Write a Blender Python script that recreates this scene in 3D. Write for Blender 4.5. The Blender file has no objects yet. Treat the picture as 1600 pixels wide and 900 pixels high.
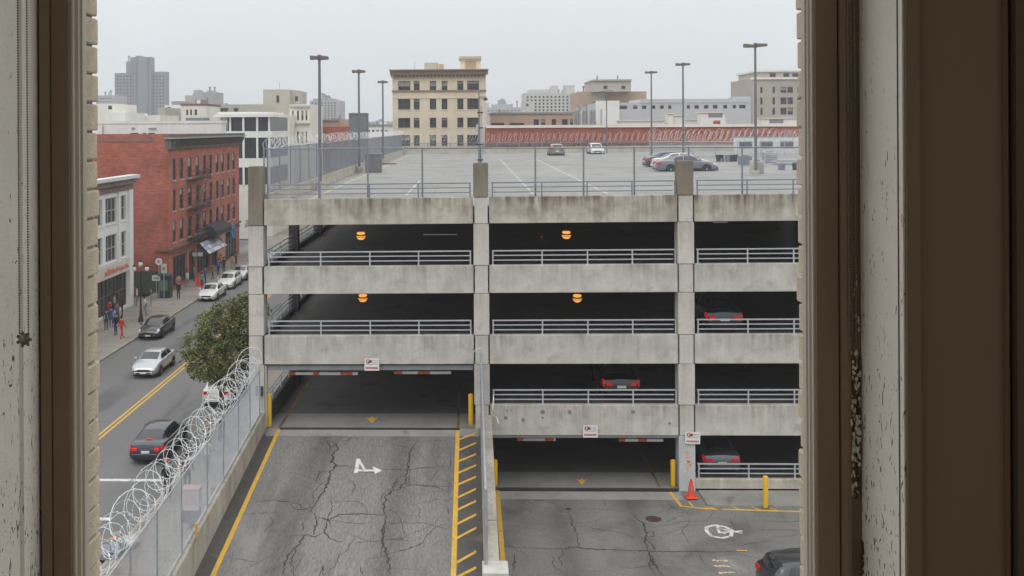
import bpy, bmesh, math, random
from mathutils import Vector, Matrix
S = bpy.context.scene
C = S.collection
rnd = random.Random(7)

# ------------------------------------------------------------------ camera
F, PX, PY, ROLL, CZ = 1555.0, 692.0, 200.0, 0.0055, 16.4
PSI = math.atan(43 / 1555)
cd = bpy.data.cameras.new('camera')
cam = bpy.data.objects.new('camera', cd); C.objects.link(cam); S.camera = cam
cd.sensor_width = 36; cd.lens = 36 * F / 1600
cd.shift_x = (800 - PX) / 1600; cd.shift_y = -(450 - PY) / 1600
cd.clip_start = 0.05; cd.clip_end = 5000
cam.matrix_world = (Matrix.Translation((0, 0, CZ)) @ Matrix.Rotation(PSI, 4, 'Z') @
                    Matrix.Rotation(math.pi / 2, 4, 'X') @ Matrix.Rotation(-ROLL, 4, 'Z'))

# ------------------------------------------------------------------ world: overcast daylight
W = bpy.data.worlds.new('World'); S.world = W; W.use_nodes = True
SUN_EL, SUN_AZ = math.radians(52), math.radians(200)
n = W.node_tree.nodes; l = W.node_tree.links
bg = n['Background']
sky = n.new('ShaderNodeTexSky'); sky.sky_type = 'NISHITA'; sky.sun_disc = False
sky.sun_elevation = SUN_EL; sky.sun_rotation = SUN_AZ; sky.air_density = 1.2; sky.dust_density = 3
bw = n.new('ShaderNodeHueSaturation'); bw.inputs['Saturation'].default_value = 0.25
tc = n.new('ShaderNodeTexCoord'); sep = n.new('ShaderNodeSeparateXYZ')
l.new(tc.outputs['Generated'], sep.inputs[0])
rp = n.new('ShaderNodeMapRange'); rp.inputs['From Min'].default_value = 0.0; rp.inputs['From Max'].default_value = 0.9
l.new(sep.outputs['Z'], rp.inputs['Value'])
cl = n.new('ShaderNodeMixRGB')            # cloud deck: paler towards the zenith, as an overcast sky is
cl.inputs[1].default_value = (6.55, 6.95, 7.25, 1); cl.inputs[2].default_value = (18.5, 18.8, 19.0, 1)
l.new(rp.outputs[0], cl.inputs[0])
nz = n.new('ShaderNodeTexNoise'); nz.inputs['Scale'].default_value = 2.2; nz.inputs['Detail'].default_value = 4
mp = n.new('ShaderNodeMapping'); mp.inputs['Scale'].default_value = (1, 1, 3.5)
l.new(tc.outputs['Generated'], mp.inputs[0]); l.new(mp.outputs[0], nz.inputs[0])
r2 = n.new('ShaderNodeMapRange'); r2.inputs['To Min'].default_value = 0.94; r2.inputs['To Max'].default_value = 1.06
l.new(nz.outputs[0], r2.inputs['Value'])
ml = n.new('ShaderNodeMixRGB'); ml.blend_type = 'MULTIPLY'; ml.inputs[0].default_value = 1
l.new(cl.outputs[0], ml.inputs[1]); l.new(r2.outputs[0], ml.inputs[2])
l.new(sky.outputs[0], bw.inputs['Color'])
mx = n.new('ShaderNodeMixRGB'); mx.inputs[0].default_value = 0.93
l.new(bw.outputs[0], mx.inputs[1]); l.new(ml.outputs[0], mx.inputs[2])
l.new(mx.outputs[0], bg.inputs['Color']); bg.inputs['Strength'].default_value = 0.1
sd = bpy.data.lights.new('sun', 'SUN'); sd.energy = 0.6; sd.angle = math.radians(25); sd.color = (1, 0.96, 0.9)
so = bpy.data.objects.new('sun', sd); C.objects.link(so)
so.rotation_euler = (math.pi / 2 - SUN_EL, 0, math.pi - SUN_AZ)
S.view_settings.view_transform = 'Standard'; S.view_settings.look = 'None'
S.view_settings.exposure = 0.0; S.view_settings.gamma = 1; S.view_settings.use_curve_mapping = False
S.cycles.use_denoising = True
S.cycles.max_bounces = 8; S.cycles.diffuse_bounces = 4; S.cycles.transparent_max_bounces = 24
S.cycles.volume_bounces = 1; S.cycles.sample_clamp_indirect = 6
S.render.film_transparent = False

# ------------------------------------------------------------------ helpers: view rays used to survey the place
def ray(px, py):
    x, y = px - PX, py - PY; dx = x - ROLL * y; dy = y + ROLL * x
    u, v = dx / F, dy / F
    X = u * math.cos(PSI) - math.sin(PSI); Y = math.cos(PSI) + u * math.sin(PSI)
    return X / Y, -v / Y
def P(px, py, Y):
    a, c = ray(px, py); return Vector((a * Y, Y, CZ + c * Y))
def G(px, py, Z):
    a, c = ray(px, py); Y = (Z - CZ) / c; return Vector((a * Y, Y, Z))
RS, RT = 0.12, 3.12                        # ramp slope and height at the garage
def rz(y): return max(RT - RS * (44 - y), 0.4) if y < 44 else RT
def GR(px, py):
    a, c = ray(px, py); Y = (RT - 44 * RS - CZ) / (c - RS); return Vector((a * Y, Y, rz(Y)))

# ------------------------------------------------------------------ materials
MC = {}
def mat(name, col, rough=0.85, metal=0.0, var=0.15, vs=1.5, stretch=(1, 1, 1), bump=0.0, bs=30.0, emit=None, streak=None,
        blotch=None, spec=0.3, coord='Object', fine=0.0, coat=0.0, tracks=()):
    if name in MC: return MC[name]
    m = bpy.data.materials.new(name); m.use_nodes = True; MC[name] = m
    N = m.node_tree.nodes; L = m.node_tree.links; b = N['Principled BSDF']
    b.inputs['Roughness'].default_value = rough; b.inputs['Metallic'].default_value = metal
    b.inputs['Specular IOR Level'].default_value = spec; b.inputs['Coat Weight'].default_value = coat
    tc = N.new('ShaderNodeTexCoord'); mp = N.new('ShaderNodeMapping'); mp.inputs['Scale'].default_value = stretch
    L.new(tc.outputs[coord], mp.inputs[0])
    rgb = N.new('ShaderNodeRGB'); rgb.outputs[0].default_value = (*col, 1); cur = rgb.outputs[0]
    def noise(scale, detail=5, src=None, rough_=0.6):
        t = N.new('ShaderNodeTexNoise'); t.inputs['Scale'].default_value = scale; t.inputs['Detail'].default_value = detail
        t.inputs['Roughness'].default_value = rough_
        L.new(src or mp.outputs[0], t.inputs[0]); return t.outputs[0]
    def rng(v, a, b_, c, d):
        t = N.new('ShaderNodeMapRange'); t.inputs[1].default_value = a; t.inputs[2].default_value = b_
        t.inputs[3].default_value = c; t.inputs[4].default_value = d; L.new(v, t.inputs[0]); return t.outputs[0]
    def mul(c_, v):
        t = N.new('ShaderNodeMixRGB'); t.blend_type = 'MULTIPLY'; t.inputs[0].default_value = 1
        L.new(c_, t.inputs[1]); L.new(v, t.inputs[2]); return t.outputs[0]
    def mix(c_, col2, f):
        t = N.new('ShaderNodeMixRGB'); t.inputs[2].default_value = (*col2, 1); L.new(c_, t.inputs[1]); L.new(f, t.inputs[0]); return t.outputs[0]
    def mth(op, a, b_):
        t = N.new('ShaderNodeMath'); t.operation = op
        for i, q in enumerate((a, b_)):
            if isinstance(q, (int, float)): t.inputs[i].default_value = q
            else: L.new(q, t.inputs[i])
        return t.outputs[0]
    if var: cur = mul(cur, rng(noise(vs), 0.3, 0.7, 1 - var, 1 + var))
    if fine: cur = mul(cur, rng(noise(15, 6), 0.3, 0.7, 1 - fine, 1 + fine))
    if blotch:                              # (colour, scale, threshold, softness)
        for bc, bsc, th, sf in blotch: cur = mix(cur, bc, rng(noise(bsc, 6), th, th + sf, 0, 1))
    for tx, tw in tracks:                   # darker rubber-polished wheel tracks running along Y
        sx = N.new('ShaderNodeSeparateXYZ'); L.new(tc.outputs['Object'], sx.inputs[0])
        dist = mth('ABSOLUTE', mth('SUBTRACT', mth('ADD', sx.outputs[0], mth('MULTIPLY', noise(.8, 4, tc.outputs['Object']), .9)), tx + .45), 0)
        cur = mul(cur, rng(dist, 0, tw, .66, 1.0))
    if streak:                              # (colour, strength): run-off marks, thickest below the top edge of the piece
        sc, st, reach = streak
        m2 = N.new('ShaderNodeMapping'); m2.inputs['Scale'].default_value = (3.2, 3.2, 0.22); L.new(tc.outputs['Object'], m2.inputs[0])
        s1 = mth('MULTIPLY', rng(noise(1.1, 9, m2.outputs[0], .72), 0.34, 0.64, 0, 1), rng(noise(.55, 3), .32, .6, .25, 1))
        sg = N.new('ShaderNodeSeparateXYZ'); L.new(tc.outputs['Generated'], sg.inputs[0])
        g = rng(sg.outputs[2], 1 - reach, 1.05, 0.12, 1)
        cur = mix(cur, sc, mth('MULTIPLY', mth('MULTIPLY', s1, g), st))
    L.new(cur, b.inputs['Base Color'])
    if bump:
        bp = N.new('ShaderNodeBump'); bp.inputs['Strength'].default_value = bump; bp.inputs['Distance'].default_value = 0.02
        L.new(noise(bs, 4), bp.inputs['Height']); L.new(bp.outputs[0], b.inputs['Normal'])
    if emit:
        b.inputs['Emission Color'].default_value = (*emit[0], 1); b.inputs['Emission Strength'].default_value = emit[1]
    return m

def brick_mat(name, c1, c2, mortar, sc=1.0, horiz='x', bw=0.2, bh=0.075):
    m = mat(name, c1, 0.9, var=0.12, vs=0.7, bump=0.15, bs=50)
    N = m.node_tree.nodes; L = m.node_tree.links; b = N['Principled BSDF']
    tc = N.new('ShaderNodeTexCoord'); sp = N.new('ShaderNodeSeparateXYZ'); cb = N.new('ShaderNodeCombineXYZ')
    L.new(tc.outputs['Object'], sp.inputs[0]); L.new(sp.outputs[0 if horiz == 'x' else 1], cb.inputs[0]); L.new(sp.outputs[2], cb.inputs[1])
    t = N.new('ShaderNodeTexBrick'); t.inputs['Color1'].default_value = (*c1, 1); t.inputs['Color2'].default_value = (*c2, 1)
    t.inputs['Mortar'].default_value = (*mortar, 1); t.inputs['Scale'].default_value = sc; t.inputs['Brick Width'].default_value = bw
    t.inputs['Row Height'].default_value = bh; t.inputs['Mortar Size'].default_value = 0.008
    L.new(cb.outputs[0], t.inputs[0])
    nz = N.new('ShaderNodeTexNoise'); nz.inputs['Scale'].default_value = 0.5; nz.inputs['Detail'].default_value = 6
    L.new(tc.outputs['Object'], nz.inputs[0])
    mr = N.new('ShaderNodeMapRange'); mr.inputs[1].default_value = .3; mr.inputs[2].default_value = .7; mr.inputs[3].default_value = .78; mr.inputs[4].default_value = 1.18
    L.new(nz.outputs[0], mr.inputs[0])
    mm = N.new('ShaderNodeMixRGB'); mm.blend_type = 'MULTIPLY'; mm.inputs[0].default_value = 1
    L.new(t.outputs[0], mm.inputs[1]); L.new(mr.outputs[0], mm.inputs[2])
    mp2 = N.new('ShaderNodeMapping'); mp2.inputs['Scale'].default_value = (.9, .9, 5); L.new(tc.outputs['Object'], mp2.inputs[0])
    n3 = N.new('ShaderNodeTexNoise'); n3.inputs['Scale'].default_value = 1.2; n3.inputs['Detail'].default_value = 6; n3.inputs['Roughness'].default_value = .75; L.new(mp2.outputs[0], n3.inputs[0])
    m3 = N.new('ShaderNodeMapRange'); m3.inputs[1].default_value = .3; m3.inputs[2].default_value = .7; m3.inputs[3].default_value = .62; m3.inputs[4].default_value = 1.3; L.new(n3.outputs[0], m3.inputs[0])
    m4 = N.new('ShaderNodeMixRGB'); m4.blend_type = 'MULTIPLY'; m4.inputs[0].default_value = 1; L.new(mm.outputs[0], m4.inputs[1]); L.new(m3.outputs[0], m4.inputs[2]); L.new(m4.outputs[0], b.inputs['Base Color'])
    return m

def pane_mat(name, dirt=0.03, tint=(1, 1, 1)):
    m = bpy.data.materials.new(name); m.use_nodes = True; N = m.node_tree.nodes; L = m.node_tree.links
    N.clear(); out = N.new('ShaderNodeOutputMaterial'); tr = N.new('ShaderNodeBsdfTransparent'); tr.inputs[0].default_value = (*tint, 1)
    gl = N.new('ShaderNodeBsdfGlossy'); gl.inputs['Roughness'].default_value = 0.02
    df = N.new('ShaderNodeBsdfDiffuse'); df.inputs[0].default_value = (.6, .6, .58, 1)
    fr = N.new('ShaderNodeFresnel'); fr.inputs[0].default_value = 1.35
    m1 = N.new('ShaderNodeMixShader'); m2 = N.new('ShaderNodeMixShader')
    L.new(fr.outputs[0], m1.inputs[0]); L.new(tr.outputs[0], m1.inputs[1]); L.new(gl.outputs[0], m1.inputs[2])
    tc = N.new('ShaderNodeTexCoord'); v = N.new('ShaderNodeTexVoronoi'); v.inputs['Scale'].default_value = 85
    L.new(tc.outputs['Object'], v.inputs[0])
    sepc = N.new('ShaderNodeSeparateColor'); L.new(v.outputs['Color'], sepc.inputs[0])
    a = N.new('ShaderNodeMath'); a.operation = 'MULTIPLY'; a.inputs[1].default_value = 0.19; L.new(sepc.outputs[0], a.inputs[0])
    c = N.new('ShaderNodeMath'); c.operation = 'LESS_THAN'; L.new(v.outputs['Distance'], c.inputs[0]); L.new(a.outputs[0], c.inputs[1])
    k = N.new('ShaderNodeMath'); k.operation = 'GREATER_THAN'; k.inputs[1].default_value = 0.74; L.new(sepc.outputs[1], k.inputs[0])
    c2 = N.new('ShaderNodeMath'); c2.operation = 'MULTIPLY'; L.new(c.outputs[0], c2.inputs[0]); L.new(k.outputs[0], c2.inputs[1])
    d = N.new('ShaderNodeMath'); d.operation = 'MULTIPLY_ADD'; d.inputs[1].default_value = 0.11; d.inputs[2].default_value = dirt
    L.new(c2.outputs[0], d.inputs[0]); L.new(d.outputs[0], m2.inputs[0]); L.new(m1.outputs[0], m2.inputs[1]); L.new(df.outputs[0], m2.inputs[2])
    L.new(m2.outputs[0], out.inputs[0]); return m

BRN = (0.115, 0.088, 0.062)
M = dict(
 conc=mat('concrete', (.52, .495, .45), .9, var=.14, vs=1.3, bump=.25, bs=25, fine=.10, streak=((.22, .195, .165), .95, .95), blotch=[((.40, .375, .335), 1.7, .53, .16), ((.30, .28, .25), 5, .70, .05)]),
 conc_roof=mat('stained_concrete', (.50, .465, .405), .9, var=.14, vs=.9, bump=.25, bs=25, fine=.1, streak=((.13, .105, .072), 1.5, 1.0), blotch=[((.34, .305, .25), 1.3, .48, .2)]),
 conc_stub=mat('dark_stained_concrete', (.22, .19, .15), .95, var=.15, vs=.9, bump=.3, bs=25, fine=.12, streak=((.10, .085, .065), .8, 1)),
 conc_col=mat('column_concrete', (.55, .525, .48), .9, var=.07, vs=.7, bump=.2, bs=25, fine=.08, streak=((.25, .22, .18), .8, .9), blotch=[((.43, .405, .365), 2.0, .55, .15)]),
 conc_low=mat('wall_concrete', (.50, .455, .39), .92, var=.15, vs=.8, bump=.3, bs=20, fine=.12, streak=((.16, .13, .10), .75, .9), blotch=[((.5, .48, .44), 2.2, .62, .1)]),
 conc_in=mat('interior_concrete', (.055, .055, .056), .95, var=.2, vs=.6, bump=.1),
 deck=mat('deck_concrete', (.29, .285, .27), .9, var=.10, vs=.12, fine=.06, bump=.1, bs=12, blotch=[((.23, .225, .21), .35, .53, .12), ((.20, .195, .185), 1.6, .62, .06), ((.345, .34, .325), .22, .56, .1)]),
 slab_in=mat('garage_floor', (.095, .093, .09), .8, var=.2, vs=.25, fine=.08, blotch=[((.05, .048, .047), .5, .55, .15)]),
 ramp=mat('worn_asphalt', (.185, .178, .168), .93, var=.13, vs=.35, stretch=(1.3, .22, 1), bump=.7, bs=14, fine=.30, blotch=[((.10, .096, .09), .42, .50, .2), ((.25, .242, .228), .6, .58, .15), ((.12, .115, .11), 7, .66, .06)], tracks=((-6.5, .95), (-2.9, .85))),
 lot=mat('lot_asphalt', (.175, .17, .16), .93, var=.13, vs=.3, bump=.7, bs=14, fine=.30, blotch=[((.10, .096, .09), .33, .53, .16), ((.24, .23, .215), .9, .60, .12), ((.11, .106, .10), 5, .68, .05)], tracks=((3.6, .9), (6.6, .9))),
 dark_asph=mat('tar_dark_asphalt', (.085, .080, .073), .93, var=.2, vs=.6, bump=.4, bs=24, fine=.2, blotch=[((.15, .14, .125), .9, .6, .14)]),
 road=mat('road_asphalt', (.155, .155, .152), .9, var=.12, vs=.16, stretch=(1.5, .3, 1), bump=.3, bs=20, fine=.13, blotch=[((.105, .105, .103), .25, .57, .1)]),
 side=mat('sidewalk_concrete', (.26, .235, .205), .92, var=.13, vs=.5, bump=.2, bs=20, fine=.12, blotch=[((.17, .15, .13), .8, .58, .1)]),
 kerb=mat('kerb_stone', (.33, .30, .26), .9, var=.15, vs=.9, bump=.2, bs=20),
 crack=mat('tar_crack', (.05, .047, .043), .9, var=.2, vs=3),
 ypaint=mat('yellow_paint', (.62, .37, .055), .8, var=.12, vs=2, fine=.12, blotch=[((.28, .22, .13), 3.2, .60, .12)]),
 ypost=mat('yellow_enamel', (.72, .42, .02), .5, var=.1, vs=4, blotch=[((.3, .2, .06), 6, .68, .06)]),
 wpaint=mat('white_road_paint', (.62, .61, .58), .8, var=.08, vs=2, blotch=[((.24, .235, .22), 3, .52, .14)]),
 galv=mat('galvanised_steel', (.45, .47, .50), .45, metal=.6, var=.12, vs=3),
 galvd=mat('weathered_galvanised', (.24, .26, .29), .55, metal=.4, var=.12, vs=3),
 razor=mat('razor_wire_steel', (.58, .59, .60), .4, metal=.6, var=.2, vs=8),
 rail=mat('painted_rail', (.44, .46, .48), .55, metal=.2, var=.08, vs=3),
 header=mat('steel_header', (.24, .255, .27), .5, metal=.3, var=.1, vs=2),
 dkmetal=mat('dark_metal', (.05, .055, .06), .5, metal=.3, var=.15),
 lampm=mat('lamp_bronze', (.17, .155, .14), .55, metal=.3, var=.1),
 polem=mat('lamp_pole_grey', (.17, .18, .19), .5, metal=.4, var=.1),
 red=mat('red_enamel', (.55, .045, .03), .5, var=.1), white=mat('white_enamel', (.72, .71, .69), .5, var=.06),
 orange=mat('cone_orange', (.72, .07, .03), .55, var=.1, vs=6),
 sodium=mat('sodium_glass', (1, .6, .2), .4, var=0, emit=((1.0, .42, .08), .95)),
 tail=mat('lit_tail_lamp', (.6, .01, .01), .3, var=0, emit=((1, .03, .04), .22)),
 tail_off=mat('tail_lamp', (.5, .012, .012), .25, var=.1, vs=9), brake=mat('brake_lamp', (.6, .03, .01), .3, var=0, emit=((1, .08, .03), .25)),
 headl=mat('headlamp_glass', (.55, .58, .6), .15, var=0), glass_car=mat('car_glass', (.018, .022, .026), .08, var=0, spec=.8),
 tyre=mat('tyre_rubber', (.02, .02, .02), .8, var=.1), rim=mat('alloy_rim', (.45, .46, .47), .3, metal=.8, var=0),
 trim=mat('black_trim', (.02, .02, .022), .55, var=0),
 paint_room=mat('cream_window_paint', (.52, .46, .38), .55, var=.05, vs=5, bump=.12, bs=90),
 paint_sash=mat('brown_sash_paint', (.24, .175, .11), .5, var=.06, vs=6, bump=.12, bs=70),
 room_wall=mat('brown_room_wall', (.185, .125, .075), .8, var=.04, vs=2, bump=.08, bs=60),
 room_dark=mat('room_floor_wood', (.2, .15, .1), .6, var=.1),
 roof_tar=mat('tar_roof', (.25, .25, .25), .95, var=.15, vs=.3),
)

# ------------------------------------------------------------------ mesh builder
class MB:
    def __init__(s): s.v = []; s.f = []; s.m = []; s.cm = 0
    def quad(s, *pts):
        i = len(s.v); s.v += [tuple(p) for p in pts]; s.f.append(tuple(range(i, i + len(pts)))); s.m.append(s.cm); return s
    def box(s, x0, x1, y0, y1, z0, z1):
        if x0 > x1: x0, x1 = x1, x0
        if y0 > y1: y0, y1 = y1, y0
        if z0 > z1: z0, z1 = z1, z0
        i = len(s.v)
        s.v += [(x, y, z) for z in (z0, z1) for y in (y0, y1) for x in (x0, x1)]
        for q in ((0, 2, 3, 1), (4, 5, 7, 6), (0, 1, 5, 4), (2, 6, 7, 3), (0, 4, 6, 2), (1, 3, 7, 5)):
            s.f.append(tuple(i + k for k in q)); s.m.append(s.cm)
        return s
    def prism(s, poly, z0, z1):             # polygon in plan, extruded up
        n_ = len(poly); i = len(s.v)
        s.v += [(p[0], p[1], z0) for p in poly] + [(p[0], p[1], z1) for p in poly]
        s.f.append(tuple(i + k for k in reversed(range(n_)))); s.f.append(tuple(i + n_ + k for k in range(n_))); s.m += [s.cm] * 2
        for k in range(n_):
            j = (k + 1) % n_; s.f.append((i + k, i + j, i + n_ + j, i + n_ + k)); s.m.append(s.cm)
        return s
    def extr(s, prof, axis, a, b):          # closed profile of (p,q) pairs extruded along an axis from a to b
        n_ = len(prof); i = len(s.v)
        for t in (a, b):
            for p, q in prof:
                s.v.append({'x': (t, p, q), 'y': (p, t, q), 'z': (p, q, t)}[axis])
        s.f.append(tuple(i + k for k in reversed(range(n_)))); s.f.append(tuple(i + n_ + k for k in range(n_))); s.m += [s.cm] * 2
        for k in range(n_):
            j = (k + 1) % n_; s.f.append((i + k, i + j, i + n_ + j, i + n_ + k)); s.m.append(s.cm)
        return s
    def tube(s, pts, r, k=6, cap=True):
        pts = [Vector(p) for p in pts]; rs = r if isinstance(r, (list, tuple)) else [r] * len(pts)
        base = len(s.v); up = None
        for j, p in enumerate(pts):
            d = (pts[min(j + 1, len(pts) - 1)] - pts[max(j - 1, 0)]).normalized()
            if up is None: up = d.orthogonal().normalized()
            up = (up - d * up.dot(d))
            up = up.normalized() if up.length > 1e-6 else d.orthogonal().normalized()
            w = d.cross(up)
            for a in range(k):
                t = 2 * math.pi * a / k; s.v.append(tuple(p + (up * math.cos(t) + w * math.sin(t)) * rs[j]))
        for j in range(len(pts) - 1):
            for a in range(k):
                b = (a + 1) % k; o = base + j * k; s.f.append((o + a, o + b, o + k + b, o + k + a)); s.m.append(s.cm)
        if cap:
            s.f.append(tuple(base + a for a in reversed(range(k)))); s.f.append(tuple(base + (len(pts) - 1) * k + a for a in range(k))); s.m += [s.cm] * 2
        return s
    def lathe(s, prof, c, k=12, axis='z'):
        i = len(s.v)
        for r, h in prof:
            for a in range(k):
                t = 2 * math.pi * a / k; x, y = r * math.cos(t), r * math.sin(t)
                s.v.append({'z': (c[0] + x, c[1] + y, c[2] + h), 'x': (c[0] + h, c[1] + x, c[2] + y), 'y': (c[0] + x, c[1] + h, c[2] + y)}[axis])
        for j in range(len(prof) - 1):
            for a in range(k):
                b = (a + 1) % k; o = i + j * k; s.f.append((o + a, o + b, o + k + b, o + k + a)); s.m.append(s.cm)
        s.f.append(tuple(i + a for a in range(k))); s.f.append(tuple(i + (len(prof) - 1) * k + a for a in reversed(range(k)))); s.m += [s.cm] * 2
        return s
    def map(s, fn): s.v = [tuple(fn(*v)) for v in s.v]; return s

def wloc(o):
    v = Vector((0, 0, 0))
    while o: v += o.location; o = o.parent
    return v
def link(name, me, parent=None, label=None, kind=None, smooth=False, mats=()):
    for m_ in mats: me.materials.append(m_)
    o = bpy.data.objects.new(name, me); C.objects.link(o)
    if parent: o.parent = parent; o.location = -wloc(parent)
    if label: o['label'] = label
    if kind: o['kind'] = kind
    return o
def build(name, mb, m, parent=None, label=None, kind=None, smooth=False, bevel=0, local=False, angle=40):
    me = bpy.data.meshes.new(name); me.from_pydata(mb.v, [], mb.f)
    mats = m if isinstance(m, (list, tuple)) else [m]
    o = link(name, me, parent, label, kind, mats=mats)
    if local: o.location = (0, 0, 0)
    if len(mats) > 1: me.polygons.foreach_set('material_index', mb.m)
    bm = bmesh.new(); bm.from_mesh(me)
    if smooth: bmesh.ops.remove_doubles(bm, verts=bm.verts, dist=1e-5)
    bmesh.ops.recalc_face_normals(bm, faces=bm.faces)
    bm.to_mesh(me); bm.free()
    if smooth:
        me.polygons.foreach_set('use_smooth', [True] * len(me.polygons))
        me.set_sharp_from_angle(angle=math.radians(angle))
    if bevel:
        md = o.modifiers.new('bevel', 'BEVEL'); md.width = bevel; md.segments = 1; md.limit_method = 'ANGLE'
    return o
def thing(name, label, cat, loc=(0, 0, 0), group=None, rz_=0):
    o = bpy.data.objects.new(name, None); C.objects.link(o); o.location = loc; o.rotation_euler = (0, 0, rz_)
    o.empty_display_size = .2; o['label'] = label; o['category'] = cat
    if group: o['group'] = group
    return o
def tag(o, label, cat, group=None):
    o['label'] = label; o['category'] = cat
    if group: o['group'] = group
    return o
def copy_tree(o, parent=None):
    c = o.copy(); C.objects.link(c); c.parent = parent
    for ch in [x for x in C.objects if x.parent == o]: copy_tree(ch, c)
    return c
def B(*a): return MB().box(*a)

# ================================================================== THE SETTING: ground, street, ramp, lot
def sheet(name, x0, x1, y0, y1, z, m): return build(name, B(x0, x1, y0, y1, z - .2, z), m, kind='structure')
g = MB(); g.quad((-700, -30, -.25), (700, -30, -.25), (700, 1500, -.25), (-700, 1500, -.25))
build('ground', g, mat('ground_grey', (.2, .2, .195), .95, var=.2, vs=.05), kind='structure')
sheet('road', -26.2, -13.85, -10, 420, 0, M['road'])
sheet('sidewalk', -31.5, -26.35, -10, 420, .15, M['side'])
sheet('sidewalk', -13.7, -9.4, -10, 420, .15, M['side'])
for x0, x1 in ((-26.35, -26.2), (-13.85, -13.7)):       # kerbs laid as stones about 2 m long
    k0 = None; y = 34.0
    kb = build('kerb', B(x0, x1, -10, 34, -.1, .155), M['kerb'], kind='structure')
    for i in range(36):
        if k0 is None:
            k0 = build('kerb_stone', B(x0, x1, 0, 1.98, -.1, .155), M['kerb'], kb, local=True, bevel=.015)
            k0.location = (0, y, 0)
        else:
            c = k0.copy(); C.objects.link(c); c.location = (rnd.uniform(-.008, .008), y, rnd.uniform(-.006, .006))
        y += 2.0
    build('kerb_run', B(x0, x1, 106, 420, -.1, .155), M['kerb'], kb)
# joints cut across the sidewalks
jm = MB()
for y in range(34, 130, 2): jm.box(-31.4, -26.36, y, y + .02, .15, .153); jm.box(-13.69, -9.42, y, y + .02, .15, .153)
for x in (-11.6, -28.8): jm.box(x, x + .02, 34, 130, .15, .154)
build('sidewalk_joint', jm, M['crack'], kind='structure')
lm = MB()
for x in (-20.12, -19.84): lm.box(x, x + .13, -5, 400, 0, .006)
build('road_marking', lm, M['ypaint'], kind='structure', label='double yellow line down the middle of the street')
a, b = G(161, 750, 0), G(238, 757, 0)
build('road_marking', B(-19.6, -14.2, a.y - .15, a.y + .15, 0, .006), M['wpaint'], kind='structure', label='white stop line across the near lane')
q = G(168, 811, 0)
build('road_marking', B(-19.6, -15.2, q.y - .15, q.y + .15, 0, .006), M['wpaint'], kind='structure', label='short white bar nearest the window')
def patch(name, px, zf, m, kind='structure', label=None, up=.004):
    mb = MB(); pts = [zf(*p) for p in px]; mb.prism([(p.x, p.y) for p in pts], 0, 1)
    n_ = len(pts); mb.v = [(x, y, zf.surf(y) + (up if i >= n_ else -.02)) for i, (x, y, z) in enumerate(mb.v)]
    return build(name, mb, m, kind=kind, label=label)
class Surf:
    def __init__(s, get, surf): s.get = get; s.surf = surf
    def __call__(s, x, y): return s.get(x, y)
LOTZ = .4
ONR = Surf(GR, rz); ONL = Surf(lambda x, y: G(x, y, LOTZ), lambda y: LOTZ); ONS = Surf(lambda x, y: G(x, y, 0), lambda y: 0)
# ramp body
pr = [(20, -.2), (20, .4), (44 - (RT - .4) / RS, .4), (44, RT), (44, -.2)]
build('ramp', MB().extr(pr, 'x', -9.2, .4), M['ramp'], kind='structure')
build('lot', B(.4, 60, -10, 44, -.2, LOTZ), M['lot'], kind='structure')
build('lot', B(-9.4, .4, -10, 20.0, -.2, LOTZ - .004), M['lot'], kind='structure')
def on(x, y, z): return (x, y, z)
def strip(name, x0, x1, y0, y1, surf, m, up=.005, label=None, n_=8):
    mb = MB(); ys = [y0 + (y1 - y0) * i / n_ for i in range(n_ + 1)]
    for j in range(n_):
        mb.quad((x0, ys[j], surf(ys[j]) + up), (x1, ys[j], surf(ys[j]) + up), (x1, ys[j + 1], surf(ys[j + 1]) + up), (x0, ys[j + 1], surf(ys[j + 1]) + up))
    return build(name, mb, m, kind='structure', label=label)
rs_ = lambda y: rz(y)
strip('ramp_gutter', -9.14, -8.62, 26, 43.3, rs_, M['dark_asph'], .004)
strip('ramp_gutter', -.52, .36, 26, 43.3, rs_, M['dark_asph'], .004)
strip('ramp_marking', -8.62, -8.45, 26, 43.78, rs_, M['ypaint'], .009, 'yellow edge line on the left of the ramp')
strip('ramp_marking', -.72, -.55, 26, 43.78, rs_, M['ypaint'], .009, 'yellow edge line beside the hatched strip')
H = [(688, 677), (705, 692), (722, 709.6), (740, 727), (758, 745), (778, 764), (797, 783), (819, 804), (841, 825), (879, 862), (902, 887)]
for ya, yb in H:
    p, q = GR(714, ya), GR(744, yb)
    mb = MB(); w = .085
    mb.quad(*[(x, y, rz(y) + .008) for x, y in ((p.x, p.y - w), (min(q.x, .34), q.y - w), (min(q.x, .34), q.y + w), (p.x, p.y + w))])
    build('hatch_stripe', mb, M['ypaint'], kind='structure')
strip('ramp_apron', -9.0, .3, 43.15, 43.98, lambda y: rz(y), mat('apron_concrete', (.27, .26, .24), .9, var=.15, vs=.8, fine=.12, bump=.2, blotch=[((.15, .145, .135), .9, .55, .12)]), .006)
# drain slots at the two mouths
build('drain_channel', B(-8.5, -.55, 43.80, 44.02, RT - .1, RT + .012), mat('drain_iron', (.03, .03, .032), .8, var=.2), kind='structure')
strip('lot_apron', 1.0, 9.1, 42.9, 43.95, lambda y: LOTZ, MC['apron_concrete'], .006)
build('drain_channel', B(1.2, 9.0, 43.85, 44.05, .3, LOTZ + .1), MC['drain_iron'], kind='structure')

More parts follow.
